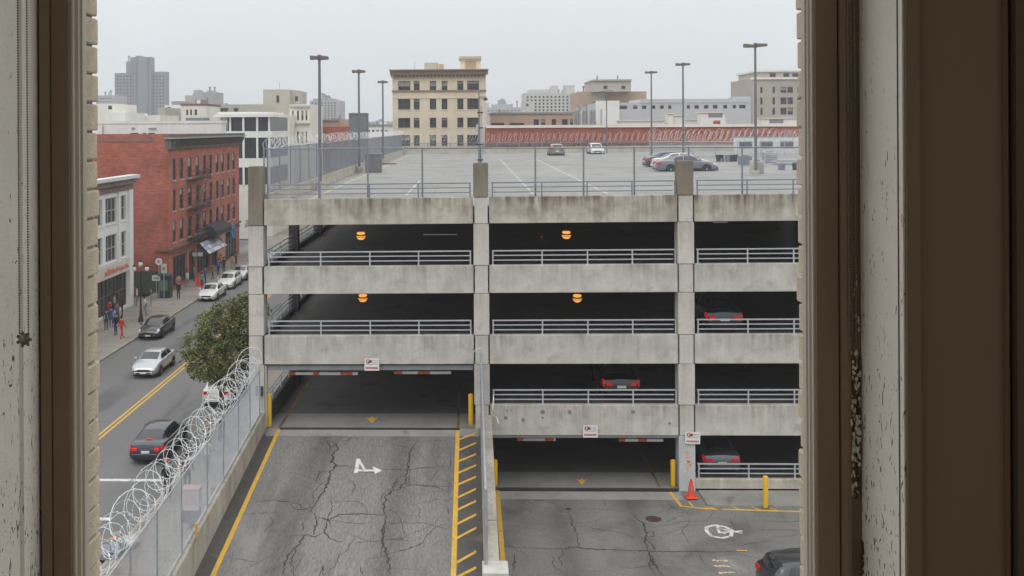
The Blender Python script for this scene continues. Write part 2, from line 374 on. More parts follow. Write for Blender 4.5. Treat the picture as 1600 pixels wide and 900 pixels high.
def crack(px, surf, w=.03, wig=.05):
    pts = [surf(*p) for p in px]; out = []
    for i in range(len(pts) - 1):
        k = max(2, int((pts[i + 1] - pts[i]).length / .11))
        for j in range(k):
            t = j / k; q = pts[i].lerp(pts[i + 1], t)
            out.append((q.x + rnd.uniform(-wig, wig), q.y + rnd.uniform(-wig, wig)))
    out.append((pts[-1].x, pts[-1].y)); mb = MB(); m_ = len(out); prev = None
    for i, (x, y) in enumerate(out):
        a_ = out[max(i - 1, 0)]; b_ = out[min(i + 1, m_ - 1)]; dx, dy = b_[0] - a_[0], b_[1] - a_[1]; L_ = math.hypot(dx, dy) or 1
        hw = w * (.35 + .65 * math.sin(math.pi * min(1, (i + .6) / m_))) * rnd.uniform(.5, 1.3)
        nx, ny = -dy / L_ * hw, dx / L_ * hw
        cur = ((x + nx, y + ny, surf.surf(y) + .005), (x - nx, y - ny, surf.surf(y) + .005))
        if prev: mb.quad(prev[0], prev[1], cur[1], cur[0])
        prev = cur
    return mb
CR = [  # traced on the ramp, photo coordinates
 ([(511, 688), (517, 700), (525, 692), (527, 702), (519, 712), (519, 722), (525, 728), (516, 737), (514, 750), (506, 768), (498, 780), (490, 792), (487, 800)], .06),
 ([(525, 728), (556, 728)], .035), ([(596, 733), (636, 734), (660, 731), (706, 728)], .04), ([(516, 737), (501, 737), (495, 752)], .03),
 ([(487, 800), (494, 808), (512, 813), (530, 804), (560, 803), (602, 805)], .045), ([(494, 808), (494, 822), (489, 836)], .04),
 ([(512, 813), (511, 823), (505, 832), (516, 842), (536, 847)], .04), ([(505, 832), (494, 838), (476, 836), (452, 836)], .035),
 ([(476, 836), (466, 852), (450, 866), (445, 880), (444, 898)], .045), ([(473, 817), (472, 829)], .03), ([(487, 800), (470, 790), (450, 784), (432, 782), (400, 783)], .03),
 ([(476, 836), (462, 858), (455, 880), (458, 898)], .03), ([(487, 792), (478, 796), (466, 797), (452, 789)], .03),
 ([(650, 692), (641, 706), (638, 722), (634, 746), (634, 757)], .05), ([(634, 758), (655, 758), (676, 759), (692, 765)], .045), ([(676, 759), (706, 760)], .03),
 ([(634, 748), (624, 764), (612, 768), (603, 776), (600, 792), (603, 805)], .05), ([(632, 740), (620, 750), (612, 768)], .03),
 ([(603, 805), (600, 820), (599, 846), (603, 862), (608, 880), (609, 898)], .055), ([(603, 805), (598, 830), (596, 870)], .03), ([(605, 816), (622, 819)], .025), ([(650, 690), (700, 688)], .02),
 ([(640, 730), (640, 762)], .02), ([(562, 886), (566, 898)], .025), ([(506, 880), (504, 898)], .02), ([(436, 800), (380, 804)], .018), ([(602, 843), (640, 845)], .02)]
mb = MB()
for px, w in CR:
    c = crack(px, ONR, w * .8, .05); i = len(mb.v); mb.v += c.v; mb.f += [tuple(i + k for k in f) for f in c.f]; mb.m += [0] * len(c.f)
for _ in range(42):                       # hairline cracks between the wide ones
    x, y = rnd.uniform(-8.2, -1), rnd.uniform(31, 43); a_ = rnd.choice((0, math.pi / 2)) + rnd.gauss(0, .35); pts = [(x, y)]
    for k in range(rnd.randint(3, 8)): a_ += rnd.gauss(0, .35); x += math.cos(a_) * .35; y += math.sin(a_) * .35; pts.append((min(max(x, -8.3), -.9), min(y, 43.0)))
    c = crack(pts, Surf(lambda x, y: Vector((x, y, rz(y))), rz), rnd.uniform(.008, .018), .03); i = len(mb.v); mb.v += c.v; mb.f += [tuple(i + k for k in f) for f in c.f]; mb.m += [0] * len(c.f)
build('ramp_crack', mb, M['crack'], kind='stuff')
CL = [([(784, 853), (815, 856), (850, 857), (878, 858), (900, 855), (925, 858), (970, 860), (1010, 861), (1060, 862), (1090, 862), (1165, 862)], .05),
 ([(889, 800), (895, 820), (902, 840), (906, 856)], .035), ([(878, 858), (880, 866), (874, 872), (878, 884)], .035), ([(986, 802), (998, 812), (1007, 820), (1009, 832), (1009, 848), (1012, 861)], .06),
 ([(1009, 832), (1020, 830), (1022, 838), (1012, 840)], .035), ([(1012, 845), (1020, 852), (1024, 861)], .04), ([(1014, 861), (1020, 878), (1030, 892), (1036, 899)], .06), ([(1016, 868), (1014, 882), (1024, 899)], .04),
 ([(942, 776), (947, 795)], .018), ([(905, 795), (960, 797), (986, 802)], .02), ([(1018, 806), (1060, 790)], .012), ([(1090, 862), (1102, 884)], .02), ([(1162, 806), (1172, 826)], .015), ([(1120, 808), (1150, 820)], .015), ([(1040, 782), (1060, 800), (1090, 806)], .012), ([(803, 867), (802, 890)], .04)]
mb = MB()
for px, w in CL:
    c = crack(px, ONL, w * .75, .05); i = len(mb.v); mb.v += c.v; mb.f += [tuple(i + k for k in f) for f in c.f]; mb.m += [0] * len(c.f)
for _ in range(36):
    x, y = rnd.uniform(1.3, 13), rnd.uniform(33, 42.5); a_ = rnd.choice((0, math.pi / 2)) + rnd.gauss(0, .35); pts = [(x, y)]
    for k in range(rnd.randint(3, 8)): a_ += rnd.gauss(0, .35); x += math.cos(a_) * .35; y += math.sin(a_) * .35; pts.append((x, min(y, 42.8)))
    c = crack(pts, Surf(lambda x, y: Vector((x, y, LOTZ)), lambda y: LOTZ), rnd.uniform(.008, .018), .03); i = len(mb.v); mb.v += c.v; mb.f += [tuple(i + k for k in f) for f in c.f]; mb.m += [0] * len(c.f)
build('lot_crack', mb, M['crack'], kind='stuff')
# tyre-darkened wheel tracks are wear of the ramp: broad soft patches
def disc(name, px, py, rx, surf, m, label, cat, k=20, th=.02):
    c = surf(px, py); mb = MB().lathe([(rx, -.05), (rx, th * .6), (rx * .93, th), (rx * .85, th * .7)], (c.x, c.y, surf.surf(c.y)), k)
    o = thing(name, label, cat, (c.x, c.y, surf.surf(c.y))); build('lid', mb, m, o)
    build('rim', MB().lathe([(rx * 1.12, -.05), (rx * 1.12, th * .3), (rx * 1.0, th * .35)], (c.x, c.y, surf.surf(c.y)), k), M['dark_asph'], o)
    return o
disc('manhole_cover', 1021, 811, .30, ONL, mat('rusty_iron', (.06, .035, .03), .8, var=.3, vs=8, bump=.5, bs=30), 'rusty round manhole cover in the lot asphalt right of the centre crack', 'manhole')
disc('drain_cap', 888, 795.5, .11, ONL, MC['rusty_iron'], 'small dark drain cap at the top of a thin crack in the lot', 'drain cap', 12)
# yellow lines in the lot
def linepx(pts, surf, w, m, name='lot_marking', label=None, up=.008, closed=False):
    P_ = [surf(*p) for p in pts]; mb = MB(); out = []
    for i, p in enumerate(P_):
        a_ = P_[max(i - 1, 0)]; b_ = P_[min(i + 1, len(P_) - 1)]; d = (b_ - a_); d.z = 0; d.normalize(); nx, ny = -d.y * w / 2, d.x * w / 2
        out.append(((p.x + nx, p.y + ny, surf.surf(p.y) + up), (p.x - nx, p.y - ny, surf.surf(p.y) + up)))
    for i in range(len(out) - 1): mb.quad(out[i][0], out[i][1], out[i + 1][1], out[i + 1][0])
    return build(name, mb, m, kind='structure', label=label)
strip('lot_marking', 1.02, 1.2, 28, 43.9, lambda y: LOTZ, M['ypaint'], .009, 'yellow edge line along the right side of the divider wall')
linepx([(1045, 766), (1064, 791), (1100, 795), (1160, 797), (1262, 800)], ONL, .14, M['ypaint'], label='bent yellow line in front of the right bay')
for p in ([(1128, 786), (1156, 796)], [(1161, 787), (1188, 797)], [(1100, 792), (1128, 796)], [(1200, 793), (1216, 798)], [(1076, 784), (1084, 793)]):
    linepx(p, ONL, .08, M['ypaint'], label=None)
linepx([(1151, 860.5), (1167, 860.5)], ONL, .09, M['ypaint'], up=.010)
# glyphs painted on the asphalt
linepx([(556, 739), (560, 717)], ONR, .16, M['wpaint'], 'ramp_glyph', 'white bar of the worn arrow on the ramp')
linepx([(560, 718), (569, 733)], ONR, .11, M['wpaint'], 'ramp_glyph', up=.010)
linepx([(560, 735), (587, 735.5)], ONR, .30, M['wpaint'], 'ramp_glyph', up=.012)
mb = MB(); pts = [GR(*p) for p in ((582, 729), (597, 735.5), (586, 741))]; mb.quad(*[(p.x, p.y, rz(p.y) + .014) for p in pts])
build('ramp_glyph', mb, M['wpaint'], kind='structure', label='white arrow head on the ramp')
loop = [(1104, 824), (1114, 821), (1132, 823), (1144, 829), (1142, 838), (1128, 841), (1112, 838), (1104, 830), (1104, 824)]
linepx(loop, ONL, .15, M['wpaint'], 'lot_glyph', 'white painted loop symbol on the lot asphalt')
linepx([(1120, 820), (1124, 832), (1134, 834)], ONL, .12, M['wpaint'], 'lot_glyph', up=.010)
linepx([(1124, 826), (1160, 834)], ONL, .11, M['wpaint'], 'lot_glyph', up=.012)
linepx([(1122, 833), (1160, 830)], ONL, .10, M['wpaint'], 'lot_glyph', up=.014)
for i, (x0, x1, y) in enumerate(((1113, 1138, 876), (1117, 1142, 885), (1123, 1148, 895))):
    x = x0
    while x < x1:
        w_ = rnd.uniform(3, 7); linepx([(x, y), (min(x + w_, x1), y + rnd.uniform(-1, 1))], ONL, rnd.uniform(.08, .16), mat('faded_cream_paint', (.5, .42, .30), .85, var=.15), 'lot_glyph'); x += w_ + rnd.uniform(1.2, 2.5)
for px, py, sf in ((581, 657, Surf(lambda x, y: G(x, y, RT + .0), lambda y: RT + .022)), (909, 752.5, Surf(lambda x, y: G(x, y, .5), lambda y: .5))):
    mb = MB(); s_ = 11 if px < 700 else 9
    pts = [sf(px + dx * s_, py + dy * 5.5) for dx, dy in ((-1, -.8), (-.35, -.35), (-.12, -.9), (.12, -.9), (.35, -.35), (1, -.8), (0, 1))]
    mb.quad(*[(p.x, p.y, sf.surf(p.y) + .012) for p in pts]); build('floor_arrow', mb, M['ypaint'], kind='structure', label='yellow arrow on the garage floor')
# raised strip in front of the right bay
build('bay_apron', B(9.9, 40, 42.2, 43.96, .35, LOTZ + .05), MC['apron_concrete'], kind='structure')
# ================================================================== THE GARAGE
T5, B5, T4, B4, T3, B3, T2, B2 = 13.27, 12.11, 10.27, 9.05, 7.20, 5.93, 4.13, 2.80
DK, L4, L3, L2, L2L, L1 = 12.85, 10.0, 6.95, 3.9, RT, .5
SH = lambda x, y, z: (x, y, z + (x + 9.15) * .0005 * z)
gar = thing('parking_garage', 'weathered grey concrete parking garage with open levels, ramps and cars on its roof deck', 'parking garage', (4, 44, 0))
def gp(name, mb, m, label=None, parent=None, kind=None, bevel=0, smooth=False):
    return build(name, mb.map(SH), m, parent or gar, label, kind, smooth, bevel)
COLX = [(-9.89, -9.22), (.11, .79), (9.08, 9.79), (18.3, 19.0), (27.5, 28.2), (36.7, 37.4)]
BAYS = [(-9.21, .10), (.80, 9.07), (9.80, 18.29), (19.01, 27.49), (28.21, 36.69)]
for i, (x0, x1) in enumerate(COLX):
    xo = x1 - .07 if i == 0 else x1 - .05
    xa = x0 + (.05 if i else 0)
    gp('column', B(x0, x1 - .02, 43.93, 44.6, T5 + .005 if i else T5 - 1.16, 14.77 - (.0 if i else .03)), M['conc_stub'], 'stained column stub standing above the roof edge', bevel=.02)
    if i: gp('column', B(xa, xo, 43.96, 44.6, B5, T5 - .01), M['conc_col'], bevel=.015)
    gp('column', B(x0, x1, 43.96, 44.75, T4 + .015, B5 - .02), M['conc_col'], bevel=.015)
    gp('column', B(xa, xo, 43.97, 44.6, B4, T4 - .01), M['conc_col'], bevel=.015)
    gp('column', B(x0, x1, 43.96, 44.75, T3 + .015, B4 - .02), M['conc_col'], bevel=.015)
    gp('column', B(xa, xo, 43.97, 44.6, B3, T3 - .01), M['conc_col'], bevel=.015)
    if i == 0: gp('column', B(x0, x1, 43.96, 44.75, 0, B3 - .02), M['conc_col'], bevel=.015)
    else:
        gp('column', B(x0, x1, 43.96, 44.75, T2 + .015, B3 - .02), M['conc_col'], bevel=.015)
        gp('column', B(xa, xo, 43.97, 44.6, B2, T2 - .01), M['conc_col'], bevel=.015)
        gp('column', B(x0, x1, 43.96, 44.75, 0, B2 - .02), mat('painted_column', (.49, .50, .52), .8, var=.1, vs=1.5, fine=.08, bump=.2, blotch=[((.25, .23, .21), 1.5, .6, .1)]), bevel=.015)
for i, (x0, x1) in enumerate(BAYS):
    gp('spandrel_beam', B(x0 + .01, x1 - .01, 44.0, 44.35, B5, T5), M['conc_roof'], 'roof edge beam with brown run-off stains', bevel=.02)
    gp('spandrel_beam', B(x0 - .0, x1, 44.0, 44.35, B4, T4), M['conc'], bevel=.02)
    gp('spandrel_beam', B(x0 - .0, x1, 44.0, 44.35, B3, T3), M['conc'], bevel=.02)
    if i: gp('spandrel_beam', B(x0, x1, 44.0, 44.35, B2, T2), M['conc'], bevel=.02)
    if i > 1: gp('low_wall', B(x0, x1, 44.0, 44.25, .2, .90), M['conc_low'], bevel=.02)
XR = 48.0
gp('roof_deck', B(-9.39, XR, 44.351, 135, DK - .35, DK), M['deck'])  # drains and tar seams follow
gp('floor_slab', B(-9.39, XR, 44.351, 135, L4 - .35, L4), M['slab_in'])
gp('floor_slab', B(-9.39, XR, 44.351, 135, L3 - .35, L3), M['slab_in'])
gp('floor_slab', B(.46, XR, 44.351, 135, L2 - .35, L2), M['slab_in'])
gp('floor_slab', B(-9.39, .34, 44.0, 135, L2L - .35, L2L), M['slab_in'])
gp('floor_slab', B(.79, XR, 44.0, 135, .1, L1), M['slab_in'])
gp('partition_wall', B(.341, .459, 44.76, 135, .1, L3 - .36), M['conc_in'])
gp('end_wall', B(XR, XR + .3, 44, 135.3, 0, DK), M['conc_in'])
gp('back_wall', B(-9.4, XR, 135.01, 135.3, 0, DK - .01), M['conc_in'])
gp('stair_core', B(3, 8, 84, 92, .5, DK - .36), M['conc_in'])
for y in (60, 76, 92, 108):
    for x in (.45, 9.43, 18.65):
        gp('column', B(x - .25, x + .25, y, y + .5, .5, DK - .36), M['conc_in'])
# left side: parapets and rails one can see across the floors
for z0, t in ((DK, DK + .62), (L4, T4), (L3, T3), (L2L, L2L + .75)):
    y = 44.76
    while y < 134:
        y1 = min(y + 8.0, 135.0)
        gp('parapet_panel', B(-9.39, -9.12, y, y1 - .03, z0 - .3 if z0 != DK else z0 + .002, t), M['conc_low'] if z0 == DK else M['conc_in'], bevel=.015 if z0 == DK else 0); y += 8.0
    if z0 != DK:
        gr = gp('side_rail', MB().tube([(-9.25, 44.8, t + .62), (-9.25, 134, t + .62)], .03), M['rail'])
        for h in (.2, .41): gp('rail', MB().tube([(-9.25, 44.8, t + h), (-9.25, 134, t + h)], .025), M['rail'], parent=gr)
        m_ = MB()
        for k in range(44): m_.box(-9.275, -9.225, 46 + k * 2, 46.05 + k * 2, t, t + .6)
        gp('rail_post', m_, M['rail'], parent=gr, kind='stuff')
    for y in (51.2, 59.4, 67.6, 75.8, 84, 92.2, 100.4, 108.6, 116.8, 125):
        if z0 == DK: continue
        top = {L4: DK - .36, L3: L4 - .36, L2L: L3 - .36}[z0]
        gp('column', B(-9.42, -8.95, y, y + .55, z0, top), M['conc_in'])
gp('parapet_panel', B(-9.39, 12, 134.75, 135.0, DK + .002, DK + .8), M['conc_low'])
gp('parapet_panel', B(12.03, XR, 134.75, 135.0, DK + .002, DK + .8), M['conc_low'])
# guard rails
PX_ = [[420, 501, 578, 654, 735], [770, 847, 918, 988, 1055], [1090, 1168, 1240, 1316, 1392], None, None]
def guard(bay, t, dark=False, xs=None):
    x0, x1 = BAYS[bay]; m_ = M['galvd'] if dark else M['rail']; y = 44.18
    r0 = gp('guard_rail', B(x0 + (.12 if bay else .25), x1 - .1, y - .03, y + .03, t + .59, t + .645), m_)
    for h in (.18, .39): gp('rail', B(x0 + .2, x1 - .15, y - .02, y + .02, t + h, t + h + .045), m_, parent=r0)
    xx = [P(p, 400, 44.18).x for p in PX_[bay]] if PX_[bay] else [x0 + .3 + k * 2.0 for k in range(5)]
    for x in xx: gp('rail_post', B(x - .03, x + .03, y - .025, y + .025, t, t + .6), m_, parent=r0)
    for x in xx: gp('base_plate', B(x - .07, x + .07, y - .06, y + .06, t + .001, t + .015), m_, parent=r0)
for b_ in range(5):
    guard(b_, T5, True); guard(b_, T4); guard(b_, T3)
    if b_: guard(b_, T2)
    if b_ > 1: guard(b_, .90)
gp('painted_daylight', B(-9.1, .33, 44.03, 46.2, L2L, L2L + .006), mat('daylit_floor_tone', (.21, .205, .195), .9, var=.15, vs=.8, fine=.1))  # daylight at both portal mouths, painted as a lighter floor strip
gp('painted_daylight', B(.80, 9.05, 44.06, 46.0, L1, L1 + .006), MC['daylit_floor_tone'])
yf = mat('faded_yellow', (.20, .13, .035), .9, var=.2, vs=1, blotch=[((.09, .085, .08), .8, .5, .1)])
gp('floor_line', B(-8.62, -8.48, 44.03, 100, L2L + .008, L2L + .012), yf); gp('floor_line', B(-.68, -.56, 44.03, 52, L2L + .008, L2L + .012), yf)
gp('floor_line', B(-8.5, -8.42, 45, 100, L4, L4 + .006), yf); gp('floor_line', B(-8.5, -8.42, 45, 100, L3, L3 + .006), yf); gp('floor_line', B(8.2, 8.32, 44.1, 60, L1 + .008, L1 + .012), yf)
# portal headers, clearance bars
gp('portal_header', B(-9.1, .06, 44.1, 44.5, B3 - .28, B3 - .06), M['header'])
gp('portal_header', B(-9.2, .09, 44.04, 44.34, B3 - .055, B3 - .003), M['dkmetal'])
gp('portal_header', B(.82, 9.05, 44.06, 44.4, B2 - .12, B2 - .003), M['header'])
gp('door_jamb', B(-9.2, -9.13, 44.04, 44.4, L2L, B3 - .06), M['conc_col']); 
def stripes(px0, px1, py, label, zt):
    a_, b_ = P(px0, py, 44.6), P(px1, py, 44.6); c = (a_ + b_) / 2
    o = thing('clearance_bar', label, 'clearance bar', tuple(c), 'striped clearance bars hung in the two portals')
    k = 0; x = a_.x
    while x < b_.x - .05:
        w_ = min(rnd.choice((.28, .4, .55)), b_.x - x)
        build('bar_segment', B(x + .001, x + w_ - .001, 44.56, 44.64, c.z - .06, c.z + .06), [M['red'], M['white'], M['white']][k % 3] if k % 3 else mat('bar_orange', (.6, .13, .05), .5, var=.2, vs=9), o); x += w_; k += 1
    for x in (a_.x + .3, b_.x - .3): build('hanger_chain', MB().tube([(x, 44.6, c.z + .06), (x, 44.6, zt)], .012, 4), M['dkmetal'], o)
stripes(452, 559, 583.5, 'longer red and white clearance bar left of the sign in the ramp portal', B3 - .28)
stripes(615, 706, 582, 'shorter striped clearance bar right of the sign in the ramp portal', B3 - .28)
stripes(808, 868, 686.5, 'shorter clearance bar in the left half of the lower portal', B2 - .12)
stripes(967, 1036, 687.5, 'longer clearance bar in the right half of the lower portal', B2 - .12)
# sodium lamps hanging just inside the openings
for px, py, zc, lb in ((564, 369, DK - .36, 'lit amber lamp on the upper level, left bay'), (885, 367.5, DK - .36, 'lit amber lamp on the upper level, middle bay'),
                       (567, 466, L4 - .36, 'lit amber lamp one level down, left bay'), (902, 466.5, L4 - .36, 'lit amber lamp one level down, middle bay')):
    c = P(px, py, 47.5); o = thing('garage_lamp', lb, 'lamp', (c.x, c.y, c.z), 'amber lamps under the garage ceilings')
    build('globe', MB().lathe([(.03, -.18), (.12, -.16), (.2, -.08), (.225, .0), (.2, .02)], c, 14), M['sodium'], o, smooth=True)
    build('lamp_cap', MB().lathe([(.235, .02), (.24, .05), (.15, .07)], c, 14), M['dkmetal'], o)
    build('reflector', MB().lathe([(.15, .075), (.21, .13), (.17, .19), (.05, .2)], c, 14), M['sodium'], o, smooth=True)
    build('band', MB().lathe([(.212, -.055), (.23, -.05), (.23, -.035), (.21, -.03)], c, 14), M['dkmetal'], o)
    build('stem', MB().tube([(c.x, c.y, c.z + .19), (c.x, c.y, zc + .01)], .02, 6), M['dkmetal'], o)
for px, py, lb in ((846, 370, 'tiny red lamp deep inside the upper middle bay'),):
    c = P(px, py, 50); o = build('indicator_lamp', MB().lathe([(.02, -.05), (.05, 0), (.02, .05)], c, 8), M['brake']); tag(o, lb, 'lamp')
for px0, px1, py, lb in ((660, 716, 365.5, 'dim tube light on the upper level of the left bay'), (1113, 1138, 346.5, 'dim tube light at the top of the right bay')):
    a_ = P(px0, py, 52); b_ = P(px1, py, 52); o = thing('tube_light', lb, 'light', tuple(a_))
    build('housing', B(a_.x, b_.x, 51.9, 52.1, a_.z, a_.z + .05), M['dkmetal'], o); build('tube', B(a_.x + .05, b_.x - .05, 51.93, 52.07, a_.z - .05, a_.z - .002), mat('dim_tube', (.6, .6, .55), .5, var=0, emit=((.9, .9, .8), .07)), o)
# small fittings on the front
for px, py, r in ((792, 641, .04), (798, 640, .04), (790, 652, .08), (817, 655, .07), (848, 643, .10), (848, 652, .05), (890, 643, .09), (989, 643, .09), (1046, 661, .06)):
    c = P(px, py, 44); gp('anchor_plate', MB().lathe([(r, 0), (r, -.02), (r * .5, -.03)], (c.x, 44.0, c.z - .03), 8, 'y'), M['galvd'])
c = P(405.5, 610.5, 43.9)
o = thing('meter_box', 'small black box fixed to the left column beside the ramp portal', 'box', tuple(c)); build('housing', B(c.x - .16, c.x + .16, 43.80, 43.958, c.z - .22, c.z + .2), M['dkmetal'], o, bevel=.02); build('conduit', MB().tube([(c.x + .1, 43.9, c.z - .22), (c.x + .12, 43.9, 3.3)], .02, 6), M['galv'], o)
c = P(412, 560, 43.9)
# deck markings on the roof
def deckline(x0, x1, y0, y1, m, dash=None):
    mb = MB(); y = y0
    while y < y1:
        e = min(y + (dash[0] if dash else 1e3), y1); mb.box(x0, x1, y, e, DK, DK + .006); y = e + (dash[1] if dash else 1)
    gp('stall_line', mb, m)
wdk = mat('worn_deck_paint', (.50, .50, .485), .8, var=.1, blotch=[((.32, .315, .3), 2, .5, .12)])
deckline(-8.15, -7.95, 48, 134, mat('worn_deck_yellow', (.52, .42, .22), .8, var=.2, vs=2, blotch=[((.38, .36, .33), 1.2, .5, .15)]))
deckline(-3.45, -3.33, 52, 66, wdk)
deckline(3.18, 3.32, 52, 112, wdk, (2.2, .9)); deckline(7.0, 7.16, 52, 112, wdk, (3.2, .5))
for k in range(9): deckline(13.6 + 0, 18.6, 76 + k * 2.75, 76.09 + k * 2.75, wdk)
jm = MB()
for y in range(52, 134, 8): jm.box(-9.1, XR, y, y + .04, DK, DK + .003)
for x in (-2.0, 5.3, 12.0, 19): jm.box(x, x + .03, 45, 134.6, DK, DK + .004)
gp('deck_joint', jm, mat('joint_dark', (.22, .21, .2), .9, var=.2), kind='stuff')
# rust-coloured marker strokes sprayed on the painted column
mk = mat('marker_orange', (.75, .40, .22), .8, var=.1)
mb = MB()
for x0, y0, x1, y1 in ((1069, 706, 1078, 706), (1073, 706, 1073, 715), (1070, 715, 1077, 713), (1072, 719, 1078, 720), (1072, 719, 1073, 727), (1073, 727, 1079, 725), (1074, 730, 1078, 729), (1075, 730, 1075, 738)):
    a_, b_ = P(x0, y0, 43.95), P(x1, y1, 43.95); mb.tube([a_, b_], .022, 4)
gp('sprayed_mark', mb, mk, 'faded orange letters sprayed on the column')

# ------------------------------------------------------------------ signs on the front
def sign(px0, py0, px1, py1, label, tilt=0, seed=1, Y=43.86):
    r = random.Random(seed); c = P((px0 + px1) / 2, (py0 + py1) / 2, Y); w = (P(px1, py0, Y) - P(px0, py0, Y)).x / 2; h = (P(px0, py0, Y) - P(px0, py1, Y)).z / 2
    o = thing('parking_sign', label, 'sign', tuple(c)); o.rotation_euler = (0, tilt, 0)
    def q(name, x0, x1, z0, z1, m, y=0.0, t=.01): return build(name, B(x0 * w, x1 * w, y - t, y, z0 * h, z1 * h), m, o, local=True)
    q('panel', -1, 1, -1, 1, mat('sign_white', (.70, .69, .69), .4, var=.04), .015, .025)
    dr = mat('sign_red', (.42, .05, .05), .5, var=.1)
    mb = MB(); mb.lathe([(.30 * w, 0), (.30 * w, -.004)], (-.5 * w, -.011, .52 * h), 14, 'y'); mb.box(-.5 * w, .02 * w, -.015, -.011, .30 * h, .72 * h); build('emblem', mb, dr, o, local=True)
    mb = MB(); mb.box(-.62 * w, -.52 * w, -.019, -.0155, .28 * h, .76 * h); mb.box(-.52 * w, -.36 * w, -.019, -.0155, .66 * h, .76 * h); mb.box(-.52 * w, -.36 * w, -.019, -.0155, .46 * h, .54 * h); mb.box(-.40 * w, -.34 * w, -.019, -.0155, .5 * h, .7 * h)
    build('letter', mb, MC['sign_white'], o, local=True)
    mb = MB()
    for row, (z, xa, hh) in enumerate(((.6, .12, .14), (.3, .05, .09), (.05, -.75, .09))):
        x = xa
        while x < .8: ww = r.uniform(.05, .14); mb.box(x * w, (x + ww) * w, -.014, -.011, (z - hh / 2) * h, (z + hh / 2 + r.uniform(-.03, .03)) * h); x += ww + .05
    build('small_print', mb, mat('sign_grey', (.3, .28, .3), .6, var=.1), o, kind='stuff', local=True)
    mb = MB(); x = -.82
    while x < .78: ww = r.uniform(.08, .14); mb.box(x * w, (x + ww) * w, -.014, -.011, -.72 * h, -.42 * h); x += ww + .035
    build('lettering', mb, dr, o, kind='stuff', local=True)
sign(569.5, 560, 592.5, 579, 'white and red parking sign at the head of the ramp portal', 0, 3)
sign(911, 664.5, 934, 683.5, 'white and red parking sign over the lower portal', 0, 4)
sign(1070.5, 675, 1094, 693.5, 'slightly tilted red and white sign on the column right of the lower portal', .03, 5)

# ------------------------------------------------------------------ bollards and cone
def bollard(px, pyt, pyb, Y, zb, label):
    t = P(px, pyt, Y); r = .11
    o = thing('bollard', label, 'bollard', (t.x, Y, zb), 'yellow steel bollards'); h = t.z - zb
    build('post', MB().lathe([(r, 0), (r, h - .05), (r * .9, h - .02), (r * .5, h), (0.01, h + .01)], (t.x, Y, zb), 14), M['ypost'], o, smooth=True)
    build('footing', MB().lathe([(r * 1.5, -.05), (r * 1.5, .012), (r * 1.05, .018)], (t.x, Y, zb), 14), M['dark_asph'], o)
bollard(420.6, 615, 661, 44.2, RT, 'yellow bollard at the left jamb of the ramp portal')
bollard(735.5, 615, 661, 44.55, RT, 'yellow bollard at the right jamb of the ramp portal, by the divider')
bollard(773.5, 718, 762, 44.3, L1, 'yellow bollard at the left jamb of the lower portal')
bollard(1051.5, 718, 762, 44.3, L1, 'yellow bollard at the right jamb of the lower portal')
bq = G(1196, 793, .4); bollard(1196, 743.5, 793, bq.y, .4, 'yellow bollard standing free in front of the right bay')
c = G(1080, 777, .45); o = thing('traffic_cone', 'red orange traffic cone at the foot of the painted column', 'traffic cone', tuple(c))
build('cone', MB().lathe([(.19, .04), (.16, .12), (.10, .45), (.085, .62), (.055, .72), (.04, .78), (.01, .79)], c, 16), M['orange'], o, smooth=True)
build('base', B(c.x - .24, c.x + .24, c.y - .24, c.y + .24, .45, .49), M['orange'], o, bevel=.02)
build('collar', MB().lathe([(.128, .33), (.135, .34), (.118, .46), (.108, .46)], c, 16), mat('cone_collar', (.5, .16, .13), .5, var=.1), o)

# ------------------------------------------------------------------ walls either side of the ramp
zw = lambda y: 3.92 - .088 * (44 - y)
def long_wall(name, label, x0, x1, y0, y1, zf, zb, m, n_):
    o = thing(name, label, 'wall', ((x0 + x1) / 2, y0, zb)); L_ = (y1 - y0) / n_
    for k in range(n_):
        ya, yb = y0 + k * L_ + .012, y0 + (k + 1) * L_ - .012; j = rnd.uniform(-.012, .012)
        build('wall_panel', MB().extr([(ya, zb), (ya, zf(ya) + j), (yb, zf(yb) + j), (yb, zb)], 'x', x0, x1), m, o, bevel=.02)
    return o
long_wall('retaining_wall', 'low pale concrete wall on the left of the ramp carrying a chain-link fence', -9.41, -9.15, 22, 43.95, zw, .0, M['conc_low'], 6)
o = long_wall('retaining_wall', 'concrete divider wall between the ramp and the lower lot', .37, .86, 31.9, 43.95, lambda y: rz(y) + .62, .2, M['conc_low'], 4)
build('end_pier', B(.30, 1.12, 31.0, 31.9, .3, 2.55), mat('pale_pier', (.5, .49, .46), .85, var=.12, vs=3, bump=.3), o, bevel=.03)
c = P(322, 828, 32.6); o = thing('marker_post', 'small yellow marker on the ramp face of the left wall', 'marker', (-9.1, c.y, c.z)); build('marker_plate', B(-9.15, -9.09, c.y - .06, c.y + .06, c.z - .2, c.z + .22), M['ypost'], o); build('bracket', B(-9.15, -9.06, c.y - .09, c.y + .09, c.z - .3, c.z - .21), M['galv'], o)

